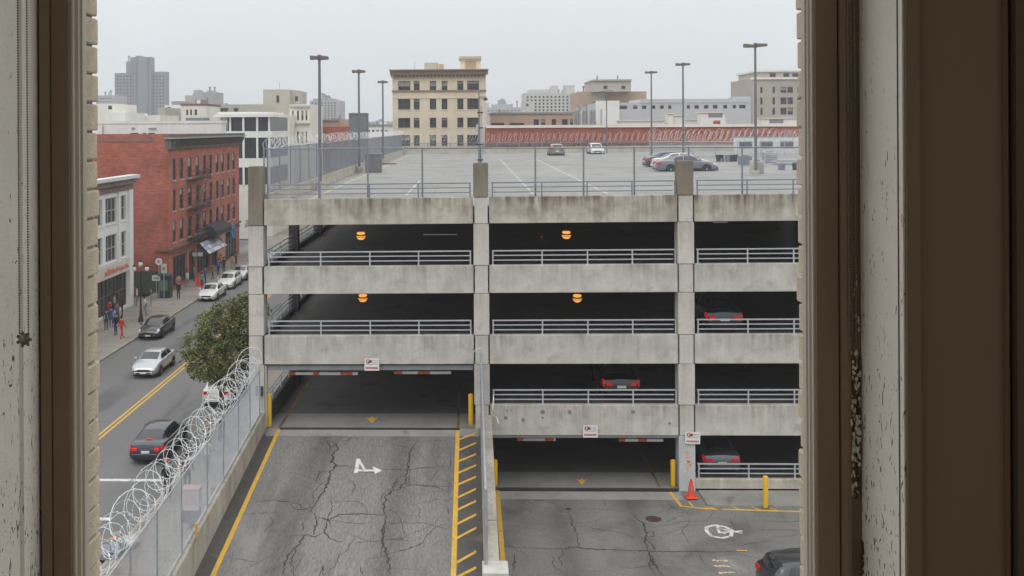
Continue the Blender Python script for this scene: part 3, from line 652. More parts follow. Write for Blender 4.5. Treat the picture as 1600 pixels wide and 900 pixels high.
# ------------------------------------------------------------------ chain-link fences and razor wire
def fence(name, label, A0, A1, B0, B1, posts, rw=.004, step=.06, pr=.035, coil=None, mp=None, group=None, rails=(0, 1), arms=0, tall=0):
    A0, A1, B0, B1 = map(Vector, (A0, A1, B0, B1)); L_ = (A1 - A0).length; H_ = (B0 - A0).length
    o = thing(name, label, 'fence', tuple(A0), group); mp = mp or M['galv']
    pt = lambda u, h: A0.lerp(A1, u / L_).lerp(B0.lerp(B1, u / L_), h / H_)
    for u in posts: build('fence_post', MB().tube([pt(u, 0), pt(u, H_ + .04 + tall)], pr, 8), mp, o)
    for k in rails: build('fence_rail', MB().tube([pt(0, H_ * k + (.03 if not k else 0)), pt(L_, H_ * k + (.03 if not k else 0))], pr * .75, 6), mp, o)
    mb = MB(); c = -H_
    while c < L_:
        for sg in (1, -1):
            u0, u1 = (c, c + H_) if sg > 0 else (c + H_, c)
            h0, h1 = 0.0, H_
            if min(u0, u1) < 0:
                k = (0 - min(u0, u1)) / H_
                if u0 < u1: u0, h0 = 0, k * H_
                else: u1, h1 = 0, (1 - k) * H_
            if max(u0, u1) > L_:
                k = (max(u0, u1) - L_) / H_
                if u0 < u1: u1, h1 = L_, H_ - k * H_
                else: u0, h0 = L_, k * H_
            if h1 - h0 > .02: mb.tube([pt(u0, h0), pt(u1, h1)], rw, 3, False)
        c += step
    build('chain_link_mesh', mb, mp, o, kind='stuff')
    if coil: razor(o, pt(0, H_) + Vector(coil[0]), pt(L_, H_) + Vector(coil[0]), *coil[1:])
    if arms:
        for u in posts: build('outrigger', MB().tube([pt(u, H_), pt(u, H_) + Vector(coil[0])], .02, 5), mp, o)
    return o
def razor(parent, a_, b_, R, pitch, wr, barbs=True, jitter=.10):
    L_ = (b_ - a_).length; d = (b_ - a_) / L_; up = Vector((0, 0, 1)); w = d.cross(up).normalized(); up = w.cross(d)
    for ph in ((0, math.pi) if R > .3 else (0,)):
        N_ = int(L_ / pitch * 16); pts = []; rr = R; cc = Vector((0, 0, 0))
        for i in range(N_ + 1):
            t = i / 16 * 2 * math.pi
            if i % 16 == 0: rr = R * (1 + rnd.uniform(-.28, .15)); cc = Vector((0, 0, rnd.uniform(-jitter, jitter)))
            s_ = d * (L_ * i / N_ + .35 * pitch * math.sin(t * 1.0 + ph)); sg = 1 if ph == 0 else -1
            pts.append(a_ + s_ + cc + (up * math.sin(t + ph) + w * math.cos(t + ph) * sg) * rr)
        mb = MB().tube(pts, wr, 4, False)
        if barbs:
            for i in range(0, N_, 2):
                p = pts[i]; e = (pts[min(i + 1, N_)] - p); e = e.normalized() if e.length > 1e-6 else d; q = e.orthogonal().normalized() * rnd.choice((-1, 1))
                mb.quad(p - e * .035, p + q * .022, p + e * .035, p - q * .022)
        build('razor_coil', mb, M['razor'], parent, kind='stuff')
X0 = -9.3
fo = fence('chain_link_fence', 'chain-link fence with big razor wire coils on the low wall beside the ramp', (X0, 22.5, zw(22.5)), (X0, 43.6, zw(43.6)),
      (X0, 22.5, 4.87), (X0, 43.6, 5.8), [.4, 2.0, 4.3, 6.6, 9.1, 12.2, 14.5, 16.9, 19.0, 20.9], .0031, .062, .035, ((-.38, 0, .42), .46, .95, .010), arms=1)
razor(fo, Vector((X0 - .2, 22.5, 5.1)), Vector((X0 - .2, 43.6, 6.05)), .26, .62, .007, jitter=.12)
fence('chain_link_fence', 'tall narrow chain-link fence seen edge-on along the divider wall', (.42, 31.5, rz(31.5) + .62), (.42, 43.8, 3.72), (.42, 31.5, rz(31.5) + 3.3), (.42, 43.8, 6.5),
      [.1, 2.5, 4.9, 7.4, 9.8, 12.1], .005, .06, .055, mp=M['galv'])
rw_ = thing('razor_wire', 'loose broken razor wire strand hanging off the divider fence', 'wire', (.6, 43, 5)); build('strand', MB().tube([P(771, 617, 42), P(770, 640, 41.6), P(768, 648, 41.2), P(776, 652, 41), P(779, 662, 40.8)], .018, 5), M['razor'], rw_)
build('hook', MB().tube([P(737, 553, 43.4), P(744, 546, 43.4), P(750, 544, 43.4), P(754, 546, 43.4)], .03, 5), M['galv'], rw_)
# roof fences
zr = DK + .63
fence('roof_fence', 'grey chain-link fence with razor wire along the left edge of the roof deck', (-9.25, 44.9, zr), (-9.25, 134.6, zr), (-9.25, 44.9, 15.5), (-9.25, 134.6, 15.5),
      [.2 + 2.9 * k for k in range(31)], .0032, .085, .035, ((0, 0, .3), .27, .9, .010), mp=M['galvd'])
fx = [P(p, 300, 44.6).x for p in (413.5, 499, 575, 660, 750, 836, 911, 990, 1075, 1158, 1262, 1340)]
pl = fence('roof_fence', 'thin chain-link fence with tall dark posts along the front roof edge', (fx[0], 44.45, T5 + .0), (fx[-1] + .3, 44.45, T5 + .15), (fx[0], 44.45, P(413, 232.5, 44.45).z), (fx[-1] + .3, 44.45, P(1250, 230, 44.45).z),
      [x - fx[0] + .01 for x in fx], .0021, .075, .04, mp=M['galvd'], rails=(1,))
fence('roof_fence', 'far chain-link fence with razor wire on the back edge of the roof deck', (-9.1, 134.9, DK + .8), (47.5, 134.9, DK + .8), (-9.1, 134.9, DK + 1.5), (47.5, 134.9, DK + 1.5),
      [.2 + 3.1 * k for k in range(19)], .007, .14, .05, ((0, 0, .7), .66, .75, .013), mp=M['galvd'])
fence('roof_fence', 'nearer chain-link fence with dense razor wire behind the parked cars on the roof', (20.0, 112, DK), (44, 100, DK), (20.0, 112, DK + 1.9), (44, 100, DK + 1.9),
      [.1 + 2.4 * k for k in range(12)], .008, .12, .05, ((0, 0, .68), .7, .62, .014), mp=M['galv'])
# ================================================================== THINGS ON THE ROOF DECK
def roof_lamp(px, pyt, pyb, hw, label, rot=0):
    b_ = G(px, pyb, DK); t = P(px, pyt, b_.y); b_.x = t.x
    o = thing('roof_lamp', label, 'lamp post', tuple(b_), 'lamp posts on the roof deck')
    build('pole', MB().tube([b_, (b_.x, b_.y, t.z - .1)], [.11, .075], 8), M['polem'], o)
    build('base', MB().lathe([(.28, 0), (.28, .45), (.24, .5)], b_, 12), M['conc_low'], o)
    for s_ in (-1, 1):
        m_ = MB(); x0, x1 = (t.x + .06, t.x + hw) if s_ > 0 else (t.x - hw, t.x - .06)
        dz = rot * s_; zz = t.z
        m_.extr([(x0, zz - .13 + dz * .1), (x1, zz - .11 + dz), (x1, zz + .06 + dz), (x0, zz + .11 + dz * .1)], 'y', 0, 0) if False else None
        i = len(m_.v)
        for y in (b_.y - .22, b_.y + .22): m_.v += [(x0, y, zz - .13 + dz * .1), (x1, y, zz - .10 + dz), (x1, y, zz + .07 + dz), (x0, y, zz + .12 + dz * .1)]
        m_.f += [(i, i + 1, i + 2, i + 3), (i + 7, i + 6, i + 5, i + 4)] + [(i + k, i + 4 + k, i + 4 + (k + 1) % 4, i + (k + 1) % 4) for k in range(4)]; m_.m += [0] * 6
        build('lamp_head', m_, M['lampm'], o, bevel=.02)
    build('bracket', B(t.x - .1, t.x + .1, b_.y - .08, b_.y + .08, t.z - .16, t.z + .16), M['lampm'], o)
roof_lamp(499, 90, 297, .52, 'nearest roof lamp post at the left parapet, in front of its pedestal', -.01)
roof_lamp(560.5, 111.5, 270, .52, 'second roof lamp post in the left row, beside the grey cabinet')
roof_lamp(598, 128, 255.7, .50, 'farthest and shortest roof lamp post of the left row')
roof_lamp(1180, 71, 278, .78, 'tallest roof lamp post at the far right with a long tilted head', .04)
roof_lamp(1067, 100.5, 258, .65, 'roof lamp post rising behind the parked silver cars', .02)
roof_lamp(1017.5, 113, 249, .65, 'roof lamp post left of the parked cars, farthest of the right row', .01)
p = P(948, 200, 128); o = thing('light_pole', 'very thin grey pole with a bare bracket beside the white car on the roof', 'pole', (p.x, 128, DK))
build('pole', MB().tube([(p.x, 128, DK), (p.x, 128, P(948, 147, 128).z)], .07, 6), M['polem'], o); build('bracket', MB().tube([(p.x - .8, 128, P(948, 143, 128).z), (p.x + .8, 128, P(948, 141, 128).z)], .05, 5), M['polem'], o)
# pole with conduit and cameras on the middle column
p = P(750, 258, 44.3); zt = P(750, 140, 44.3).z
o = thing('camera_pole', 'weathered pole with conduit and a small camera on top of the middle column', 'pole', (p.x, 44.3, 14.78))
build('pole', MB().tube([(p.x - .03, 44.3, 14.76), (p.x - .03, 44.3, zt)], [.055, .03], 8), M['galvd'], o)
build('conduit', MB().tube([(p.x + .08, 44.3, 14.76), (p.x + .07, 44.3, P(0, 170, 44.3).z)], .04, 6), M['galv'], o)
for y_ in (176, 200, 226, 250): z_ = P(750, y_, 44.3).z; build('clamp', B(p.x - .12, p.x + .15, 44.24, 44.36, z_ - .02, z_ + .03), M['dkmetal'], o)
z_ = P(750, 152, 44.3).z; build('cross_arm', B(p.x - .04, p.x + .3, 44.27, 44.33, z_ - .02, z_ + .03), M['galvd'], o)
cm = build('camera_housing', B(p.x + .16, p.x + .36, 44.18, 44.42, z_ - .14, z_ - .03), mat('brown_plastic', (.25, .2, .15), .6), o, bevel=.02)
build('junction_box', B(p.x - .17, p.x - .06, 44.22, 44.38, 16.2, 16.55), M['galv'], o)
build('lens', MB().lathe([(.05, 0), (.05, -.04)], (p.x + .26, 44.17, z_ - .085), 8, 'y'), M['trim'], cm)
p = G(583, 271, DK); o = thing('utility_cabinet', 'dark grey utility cabinet standing against the left parapet of the roof', 'cabinet', tuple(p))
w_ = .62; build('cabinet_body', B(p.x - w_, p.x + w_, p.y, p.y + .9, DK + .06, DK + 1.5), mat('cabinet_grey', (.13, .135, .15), .6, var=.12, vs=2), o, bevel=.02)
build('plinth', B(p.x - w_ - .1, p.x + w_ + .1, p.y - .15, p.y + 1, DK, DK + .058), M['conc_low'], o)
for s_ in (0, 1): build('door', B(p.x - w_ + .04 + s_ * w_, p.x - .03 + s_ * w_ - .01, p.y - .02, p.y - .002, DK + .12, DK + 1.44), mat('cabinet_door', (.15, .155, .17), .55, var=.1), o)
build('cabinet_lid', B(p.x - w_ - .04, p.x + w_ + .04, p.y - .05, p.y + .95, DK + 1.5, DK + 1.55), M['galvd'], o)
p = G(608, 257, DK); o = thing('wheel_stop', 'dark low kerb block on the deck beyond the grey cabinet', 'block', tuple(p)); build('block', MB().extr([(-.09, 0), (-.07, .12), (.07, .12), (.09, 0)], 'x', -.7, .7), M['dark_asph'], o, local=True)
# jumble behind the right fence: low white wall, duct, air units
pw = P(1165, 250, 118); o = thing('roof_wall', 'low white wall with a window strip behind the right fence on the roof', 'wall', (36, 118, DK))
build('wall_panel', B(31, 41, 118, 118.3, DK, DK + 2.3), mat('white_stucco', (.62, .62, .6), .9, var=.1), o)
for x in (31.6, 34.0, 36.4, 38.8): build('window', B(x, x + 1.5, 117.93, 117.998, DK + 1.0, DK + 1.8), M['dkmetal'], o)
build('coping', B(30.9, 41.1, 117.9, 118.4, DK + 2.3, DK + 2.42), M['galvd'], o)
def aircon(px, py, w_, h_, label, m):
    p = G(px, py, DK); o = thing('air_unit', label, 'air conditioner', tuple(p), 'air units on the roof deck')
    build('casing', B(p.x - w_, p.x + w_, p.y, p.y + .8, DK + .12, DK + h_), m, o, bevel=.02)
    build('feet', B(p.x - w_ + .05, p.x + w_ - .05, p.y + .05, p.y + .75, DK, DK + .118), M['dkmetal'], o)
    mb = MB()
    for k in range(5): mb.box(p.x - w_ * .8, p.x + w_ * .8, p.y - .02, p.y - .002, DK + .25 + k * .15, DK + .31 + k * .15)
    build('grille', mb, M['galvd'], o, kind='stuff'); build('fan_ring', MB().lathe([(w_ * .6, 0), (w_ * .6, .08), (w_ * .5, .08)], (p.x, p.y + .4, DK + h_), 12), M['galvd'], o)
aircon(1185, 276, .42, 1.1, 'beige air unit standing beside the tallest roof lamp', mat('beige_metal', (.45, .43, .37), .6))
aircon(1166, 262, .5, 1.0, 'dark air unit in front of the low white wall, left one', M['galvd'])
aircon(1205, 259, .6, 1.2, 'grey air unit in front of the low white wall, right one', M['galv'])
for i, (px, py) in enumerate(((1140, 256), (1225, 262), (1238, 270))):
    p = G(px, py, DK); o = thing('junk_pile', ['grey bins piled by the fence beyond the silver car', 'stacked pipes near the right end of the roof', 'dark crates at the far right edge of the roof'][i], 'clutter', tuple(p))
    for k in range(6):
        x, y, s_ = rnd.uniform(-.9, .9), rnd.uniform(-.5, .5), rnd.uniform(.18, .4)
        if i == 1: build('pipe', MB().tube([(p.x - 1 + rnd.random() * .3, p.y + y, DK + .07 + k * .11), (p.x + 1, p.y + y * .6, DK + .07 + k * .11)], .05, 6), M['galv'], o)
        else: build('crate' if i else 'bin', MB().lathe([(s_ * .8, 0), (s_, s_ * 2.2), (s_ * 1.08, s_ * 2.25)], (p.x + x, p.y + y, DK), 8 if i == 0 else 4), M['galvd'] if k % 2 else M['dkmetal'], o)

# ================================================================== BUILDINGS
winfr = mat('window_frame_dark', (.09, .085, .075), .6, var=.1); winfw = mat('window_frame_pale', (.45, .45, .43), .6, var=.1)
gls = mat('far_window_glass', (.035, .042, .05), .2, var=.5, vs=.35, spec=.35); glb = mat('brown_glass', (.075, .06, .055), .15, var=.5, vs=.5, spec=.5)
def facade(mb, O, U, u0, u1, z0, z1, holes, d, nrm):
    us = sorted({u0, u1, *[h[0] for h in holes], *[h[1] for h in holes]}); zs = sorted({z0, z1, *[h[2] for h in holes], *[h[3] for h in holes]})
    pt = lambda u, z, e=0: tuple(Vector(O) + Vector(U) * u + Vector((0, 0, z)) - Vector(nrm) * e)
    for i in range(len(us) - 1):
        for j in range(len(zs) - 1):
            um, zm = (us[i] + us[i + 1]) / 2, (zs[j] + zs[j + 1]) / 2
            if any(h[0] < um < h[1] and h[2] < zm < h[3] for h in holes): continue
            mb.quad(pt(us[i], zs[j]), pt(us[i + 1], zs[j]), pt(us[i + 1], zs[j + 1]), pt(us[i], zs[j + 1]))
    for a_, b_, c, e in holes:
        mb.quad(pt(a_, c), pt(b_, c), pt(b_, c, d), pt(a_, c, d)); mb.quad(pt(a_, e), pt(b_, e), pt(b_, e, d), pt(a_, e, d))
        mb.quad(pt(a_, c), pt(a_, e), pt(a_, e, d), pt(a_, c, d)); mb.quad(pt(b_, c), pt(b_, e), pt(b_, e, d), pt(b_, c, d))
def window_part(o, O, U, nrm, h, d, fm, gm, bars=(1, 1), sill=None, stuff=None, blind=None):
    a_, b_, c, e = h; U = Vector(U); nrm = Vector(nrm); O = Vector(O)
    def bx(mb, u0, u1, z0, z1, e0, e1):
        i = len(mb.v)
        for z in (z0, z1):
            for u, k in ((u0, e0), (u1, e0), (u1, e1), (u0, e1)): mb.v.append(tuple(O + U * u + Vector((0, 0, z)) - nrm * k))
        for q in ((0, 1, 2, 3), (7, 6, 5, 4), (0, 4, 5, 1), (1, 5, 6, 2), (2, 6, 7, 3), (3, 7, 4, 0)): mb.f.append(tuple(i + k for k in q)); mb.m.append(0)
    t = min(.09, (b_ - a_) * .08)
    if stuff is not None: bx(stuff, a_, b_, c, e, d - .02, d + .02); return
    mb = MB(); e0, e1 = d - .08, d - .01
    bx(mb, a_, a_ + t, c, e, e0, e1); bx(mb, b_ - t, b_, c, e, e0, e1); bx(mb, a_ + t, b_ - t, c, c + t, e0, e1); bx(mb, a_ + t, b_ - t, e - t, e, e0, e1)
    nx, nz_ = bars
    for k in range(1, nx + 1):
        u = a_ + (b_ - a_) * k / (nx + 1); bx(mb, u - t * .35, u + t * .35, c + t, e - t, e0 + .01, e1)
    for k in range(1, nz_ + 1):
        z = c + (e - c) * k / (nz_ + 1); bx(mb, a_ + t, b_ - t, z - t * .45, z + t * .45, e0 + .015, e1)
    w_ = build('window', mb, fm, o)
    mb = MB(); bx(mb, a_, b_, c, e, d, d + .03); build('pane', mb, gm, w_)
    if blind: mb = MB(); bx(mb, a_ + t, b_ - t, c + (e - c) * blind, e - t, d - .006, d - .001); build('blind', mb, mat('window_blind', (.34, .32, .28), .9, var=.1), w_)
    if sill: mb = MB(); bx(mb, a_ - .1, b_ + .1, c - .12, c - .001, -.08, d - .1); build('sill', mb, sill, w_)
def bld(name, label, px0, pyt, px1, Y, depth, m, rows=(), cols=(), parts=True, frame=None, glass=None, bars=(1, 1), d=.25, roofm=None, cornice=None, cat='building', sill=None, z0=0, parent=None, group=None):
    a_, b_ = P(px0, pyt, Y), P(px1, pyt, Y); zt = (a_.z + b_.z) / 2; x0, x1 = a_.x, b_.x; xm = (px0 + px1) / 2
    o = parent or thing(name, label, cat, ((x0 + x1) / 2, Y, z0), group)
    holes = []
    for (yt, yb) in rows:
        for (c0, c1) in cols:
            holes.append((P(c0, yt, Y).x - x0, P(c1, yt, Y).x - x0, P(xm, yb, Y).z, P(xm, yt, Y).z))
    mb = MB(); facade(mb, (x0, Y, 0), (1, 0, 0), 0, x1 - x0, z0, zt, holes, d, (0, -1, 0))
    mb.quad((x0, Y, z0), (x0, Y + depth, z0), (x0, Y + depth, zt), (x0, Y, zt)); mb.quad((x1, Y, z0), (x1, Y + depth, z0), (x1, Y + depth, zt), (x1, Y, zt))
    mb.quad((x0, Y + depth, z0), (x1, Y + depth, z0), (x1, Y + depth, zt), (x0, Y + depth, zt)); mb.quad((x0, Y, zt), (x1, Y, zt), (x1, Y + depth, zt), (x0, Y + depth, zt))
    build('wall', mb, m, o)
    if roofm: build('roof', B(x0 - .1, x1 + .1, Y - .1, Y + depth + .1, zt + .002, zt + .35), roofm, o)
    st = MB() if not parts else None
    for h in holes: window_part(o, (x0, Y, 0), (1, 0, 0), (0, -1, 0), h, d, frame or winfr, glass or gls, bars, sill, st, blind=(rnd.choice((None, None, .5, .75)) if parts and len(holes) < 60 else None))
    if st and holes: build('window_row', st, glass or gls, o, kind='stuff')
    if cornice: cornice(o, x0, x1, Y, zt)
    elif depth >= 8 and x1 - x0 > 4:
        k_ = Y / 170
        for q in range(rnd.randint(2, 5)):
            px_ = rnd.uniform(x0 + 1.2 * k_, x1 - 1.2 * k_); w_ = rnd.uniform(.2, .8) * k_; h_ = rnd.uniform(.3, .95) * k_; yy = Y + rnd.uniform(1, depth - 2); zz = zt + (.352 if roofm else .002)
            if q % 2: build('roof_plant', B(px_ - w_, px_ + w_, yy, yy + 1.2, zz, zz + h_), rnd.choice((M['galvd'], M['galv'], m)), o)
            else: build('roof_vent', MB().lathe([(.12 * k_, 0), (.12 * k_, h_), (.25 * k_, h_), (.2 * k_, h_ + .25 * k_)], (px_, yy, zz), 6), M['galvd'], o)
    return o
def addbox(o, name, px0, py0, px1, py1, Y, dep, m, bevel=0):
    a_, b_ = P(px0, py0, Y), P(px1, py1, Y); return build(name, B(a_.x, b_.x, Y, Y + dep, b_.z, a_.z), m, o, bevel=bevel)
cream = mat('cream_stucco', (.66, .58, .445), .9, var=.1, vs=.25, bump=.1, streak=((.3, .25, .18), .35, .5))
pale = mat('pale_stucco', (.74, .715, .65), .9, var=.08, vs=.2, streak=((.4, .38, .34), .4, .6)); whitew = mat('white_stucco2', (.78, .775, .75), .9, var=.07, vs=.2, streak=((.45, .44, .42), .4, .5))
beige = mat('beige_stucco', (.45, .42, .36), .9, var=.08, vs=.2, streak=((.3, .28, .24), .4, .6)); tan = mat('tan_brick', (.42, .31, .24), .9, var=.1, vs=.3)
bluegrey = mat('tower_grey', (.20, .21, .235), .9, var=.06, vs=.1); stone = mat('stone_grey', (.40, .36, .31), .9, var=.1, vs=.2)
greyw = mat('grey_white_paint', (.50, .51, .52), .9, var=.07, vs=.15, streak=((.35, .35, .35), .4, .6)); haz = mat('far_block', (.34, .34, .34), .95, var=.15, vs=.05)
redb = brick_mat('red_brick', (.42, .11, .07), (.29, .07, .046), (.28, .13, .10), 1, 'x'); redy = brick_mat('red_brick_side', (.52, .155, .10), (.38, .10, .066), (.33, .16, .12), 1, 'y')
cor_d = mat('dark_cornice', (.12, .11, .10), .8, var=.3, vs=2)
rng_ = lambda a_, st, w_, k: [(a_ + i * st, a_ + i * st + w_) for i in range(k)]

# cream four-storey building straight behind the deck
def cc(o, x0, x1, Y, zt):
    build('cornice', B(x0 - .35, x1 + .35, Y - .7, Y - .01, zt - .75, zt - .05), mat('brown_cornice', (.18, .125, .10), .85, var=.2, vs=2), o)
    build('cornice_cap', B(x0 - .5, x1 + .5, Y - .95, Y - .0, zt - .045, zt + .15), mat('cap_brown', (.25, .19, .15), .85), o)
    k = x0 - .2
    for i in range(26): build('bracket', B(k, k + .16, Y - .62, Y - .02, zt - 1.15, zt - .76), MC['brown_cornice'], o) ; k += (x1 - x0 + .2) / 26
    for zz in (P(0, 146.5, Y).z, ): build('belt_course', B(x0 - .1, x1 + .1, Y - .18, Y - .002, zz - .14, zz + .14), MC['cap_brown'], o)
    zz = P(700, 153, Y).z; build('belt_course', B(x0, x1, Y - .1, Y - .002, zz - .06, zz + .06), cream, o)
    for cx in (P(636, 0, Y).x, P(660, 0, Y).x, P(704, 0, Y).x): pass
cols = [(622, 641), (646.5, 655.5), (671.5, 681.5), (690, 699), (714.5, 724), (730, 748.5)]
o = bld('cream_building', 'cream four-storey building with a dark cornice standing behind the roof deck', 613, 110, 759, 165, 18, cream, [(126.5, 143), (154.5, 171), (184, 199.5), (211, 228)], cols, True, winfr, gls, (1, 1), .3, None, cc, sill=cream)
addbox(o, 'penthouse', 663, 98, 684, 110, 172, 5, beige); addbox(o, 'chimney', 686, 100, 693, 110, 171, 2, tan)
ph = addbox(o, 'penthouse', 719, 91, 751, 110, 170, 6, cream); addbox(o, 'penthouse_cornice', 717, 88, 752, 91.5, 169.4, 7, beige); addbox(ph, 'niche', 727, 95.5, 744, 107, 169.93, .06, tan)
p0 = P(648, 110, 170); build('aerial', MB().tube([p0, p0 + Vector((0, 0, 1.6))], .04, 4), M['galvd'], o)
# distant tower
o = bld('distant_tower', 'grey stepped high-rise tower in the haze at the far left', 208, 89, 236, 620, 7, bluegrey, (), (), False)
rows = [(118 + i * 5.2, 120.4 + i * 5.2) for i in range(14)]
bld('', '', 179, 114, 207.6, 622, 7, bluegrey, rows, [(182 + k * 5.2, 184.6 + k * 5.2) for k in range(5)], False, parent=o, d=.4)
bld('', '', 236.4, 112, 259, 622, 7, bluegrey, rows, [(239 + k * 5.0, 241.4 + k * 5.0) for k in range(4)], False, parent=o, d=.4)
bld('', '', 197, 96, 207.7, 625, 18, bluegrey, (), (), False, parent=o); addbox(o, 'stair_shaft', 211, 89.4, 214, 190, 619.2, .7, mat('shaft_grey', (.15, .155, .17), .9)); addbox(o, 'stair_shaft', 229, 90, 232, 190, 619.2, .7, MC['shaft_grey'])
addbox(o, 'roof_block', 212, 87, 219, 89, 622, 12, bluegrey)
# hazy fillers
def filler(px0, pyt, px1, Y, m, label, rows=(), cols=(), name='distant_block', dep=20): return bld(name, label, px0, pyt, px1, Y, dep, m, rows, cols, False, d=.3)
filler(150, 149, 179, 540, haz, 'hazy low block at the foot of the distant tower', [(153, 155), (158, 160)], rng_(152, 4, 2, 6))
filler(484, 157, 531, 480, haz, 'hazy apartment block behind the nearest roof lamp', rng_(160, 4, 2, 7), rng_(487, 5, 2.6, 8))
filler(489, 154, 520, 500, haz, 'upper step of the hazy block behind the nearest lamp')
filler(505, 190, 616, 700, haz, 'faint hazy skyline strip left of the cream building', [(192, 194)], rng_(510, 6, 3, 16))
filler(530, 186, 560, 760, haz, 'pale hazy rise behind the grey roof box'); filler(740, 168, 822, 800, haz, 'faint hazy hillside blocks right of the cream building', [(172, 174), (178, 180)], rng_(762, 6, 3, 9)); filler(768, 163, 800, 880, haz, 'faintest hazy block on the skyline')
o = filler(819, 145, 903, 380, mat('far_white', (.48, .47, .45), .9, var=.1), 'white apartment blocks crowded in the haze right of centre', rng_(150, 5.2, 3, 9), rng_(823, 6.2, 3, 13)); addbox(o, 'upper_floor', 827, 140, 862, 145, 384, 14, MC['far_white']); addbox(o, 'upper_floor', 862, 134, 872, 145, 383, 10, MC['far_white']); addbox(o, 'upper_floor', 883, 133, 898, 145, 385, 10, MC['far_white'])
filler(819, 158, 834, 330, MC['far_white'], 'narrow pale house in front of the white apartment blocks', [(162, 166)], [(822, 826)])
# left cluster
o = bld('white_building', 'long low white building with small vents behind the red brick one', 150, 193, 346, 132, 2.5, whitew, [(207.5, 214.5)], [(203, 216), (223, 228), (231.5, 242)], True, winfr, gls, (1, 0), .2, pale)
addbox(o, 'downpipe', 160, 196, 161, 230, 131.8, .15, M['galvd']); addbox(o, 'vent', 172, 212, 179, 215, 131.9, .09, M['galvd']); addbox(o, 'vent', 205, 199, 210, 201, 131.8, .15, M['galvd']); addbox(o, 'vent', 232, 199.5, 244, 201.5, 131.8, .15, M['galvd'])
for i, (a_, t, b_, Y, m_, lb) in enumerate(((150, 162, 179, 150, pale, 'pale stuccoed block with one window at the far left'), (160, 176, 196, 146, whitew, 'white rooftop hut nearest the left brick edge'), (182, 173, 194, 170, beige, 'narrow beige stair house among white roofs'),
        (219, 180, 250, 155, pale, 'low pale roof house under the tower'), (246, 168, 258, 190, beige, 'slim beige shaft right of the tower'), (257, 164, 283, 200, whitew, 'white house with rounded tank wall'), (268, 158, 282, 240, haz, 'hazy grey block above the white house'), (289, 149, 318, 330, haz, 'hazy block left of the treed hilltop'), (314, 144, 338, 345, haz, 'bushy hazy rise on the skyline'))):
    bld('roof_house', lb, a_, t, b_, Y, 10, m_, [(t + 3, t + 9)] if i in (0, 5) else (), [(169, 175)] if i == 0 else ([(262, 266)] if i == 5 else ()), True, d=.15)
o = bld('brown_trim_house', 'white house with brown roof trim and tall windows left of centre', 283, 165, 322, 175, 10, pale, [(171, 180)], [(291, 294), (297, 300), (304, 308)], True, winfr, glb, (0, 1), .2, mat('brown_tile', (.22, .11, .08), .9, var=.2))
addbox(o, 'skylight', 290, 184, 318, 192, 168, 4, M['galvd'])
o = bld('beige_building', 'long beige building with a raised penthouse, right of the low white one', 321, 163, 452, 190, 20, beige, (), (), True)
addbox(o, 'penthouse', 411, 140, 452, 163, 196, 12, beige); addbox(o, 'penthouse', 452.3, 141, 464, 163, 198, 12, beige); addbox(o, 'louvre', 432, 149, 436, 160, 195.9, .09, M['dkmetal']); addbox(o, 'vent', 461, 150.5, 465.5, 158, 195.8, .15, M['dkmetal'])
p0 = P(437, 140, 200); build('aerial', MB().tube([p0, p0 + Vector((0, 0, 1.5))], .05, 4), M['galvd'], o)
for px in (330, 337, 347, 353, 369): p0 = P(px, 174, 186); o2 = thing('roof_vent', {330: 'dark roof vent, leftmost in front of the beige wall', 337: 'small roof vent second from the left on the white roof', 347: 'roof vent in the middle of the row before the beige wall', 353: 'roof vent right of the middle one on the white roof', 369: 'rightmost dark roof vent in front of the beige wall'}[px], 'vent', (p0.x, 186, p0.z - .9), 'roof vents in front of the beige wall'); build('duct', MB().tube([(p0.x, 186, 16.0), (p0.x, 186, p0.z + .1)], .22, 8), M['galvd'], o2); build('cowl', MB().lathe([(.2, .1), (.5, .15), (.42, .6), (.1, .7)], (p0.x, 186, p0.z), 8), M['dkmetal'], o2)
o = bld('cream_house', 'cream corner building with tall paired windows beyond the left fence', 452.2, 163, 484, 186, 16, pale, [(173, 188), (206, 224)], [(456, 459), (464, 467), (471, 474), (477.5, 480)], True, winfr, glb, (0, 1), .2, None, None)
addbox(o, 'belt_course', 452, 165, 484.5, 167.5, 185.6, .35, beige); addbox(o, 'belt_course', 452, 192, 484.5, 194, 185.6, .35, beige)
bld('cream_house', 'lower cream wing with two blocky windows behind the roof fence', 420, 180, 452, 180, 12, pale, [(205, 210.5), (211.5, 216)], [(427, 431), (440.5, 447)], True, winfr, gls, (0, 0), .2)
o = bld('brick_shed', 'low red brick building with an arched dark front beyond the fence', 484, 188, 546, 210, 12, tan, [(189.5, 199)], [(485, 497)], True, winfr, gls, (2, 0), .2)
addbox(o, 'lower_wall', 486, 198, 546, 230, 205, 4, redb); addbox(o, 'roof_edge', 484, 186.5, 530, 188.4, 209.6, 12, M['roof_tar'])
o = bld('grey_roof_box', 'plain dark grey box rising behind the second roof lamp', 545, 177.5, 571.5, 150, 4, mat('slate_panel', (.165, .175, .19), .8, var=.08, vs=.5), (), (), True, cat='roof box'); addbox(o, 'cap', 544.6, 176.5, 572, 178, 149.9, 4.2, M['galvd'])
o = bld('pale_hall', 'low pale hall half hidden by the left roof fence', 570, 196, 615, 230, 14, whitew, [(203, 206)], rng_(574, 7, 4, 5), False); addbox(o, 'roof_edge', 569, 194.5, 616, 196.6, 229.7, 14.5, M['roof_tar'])
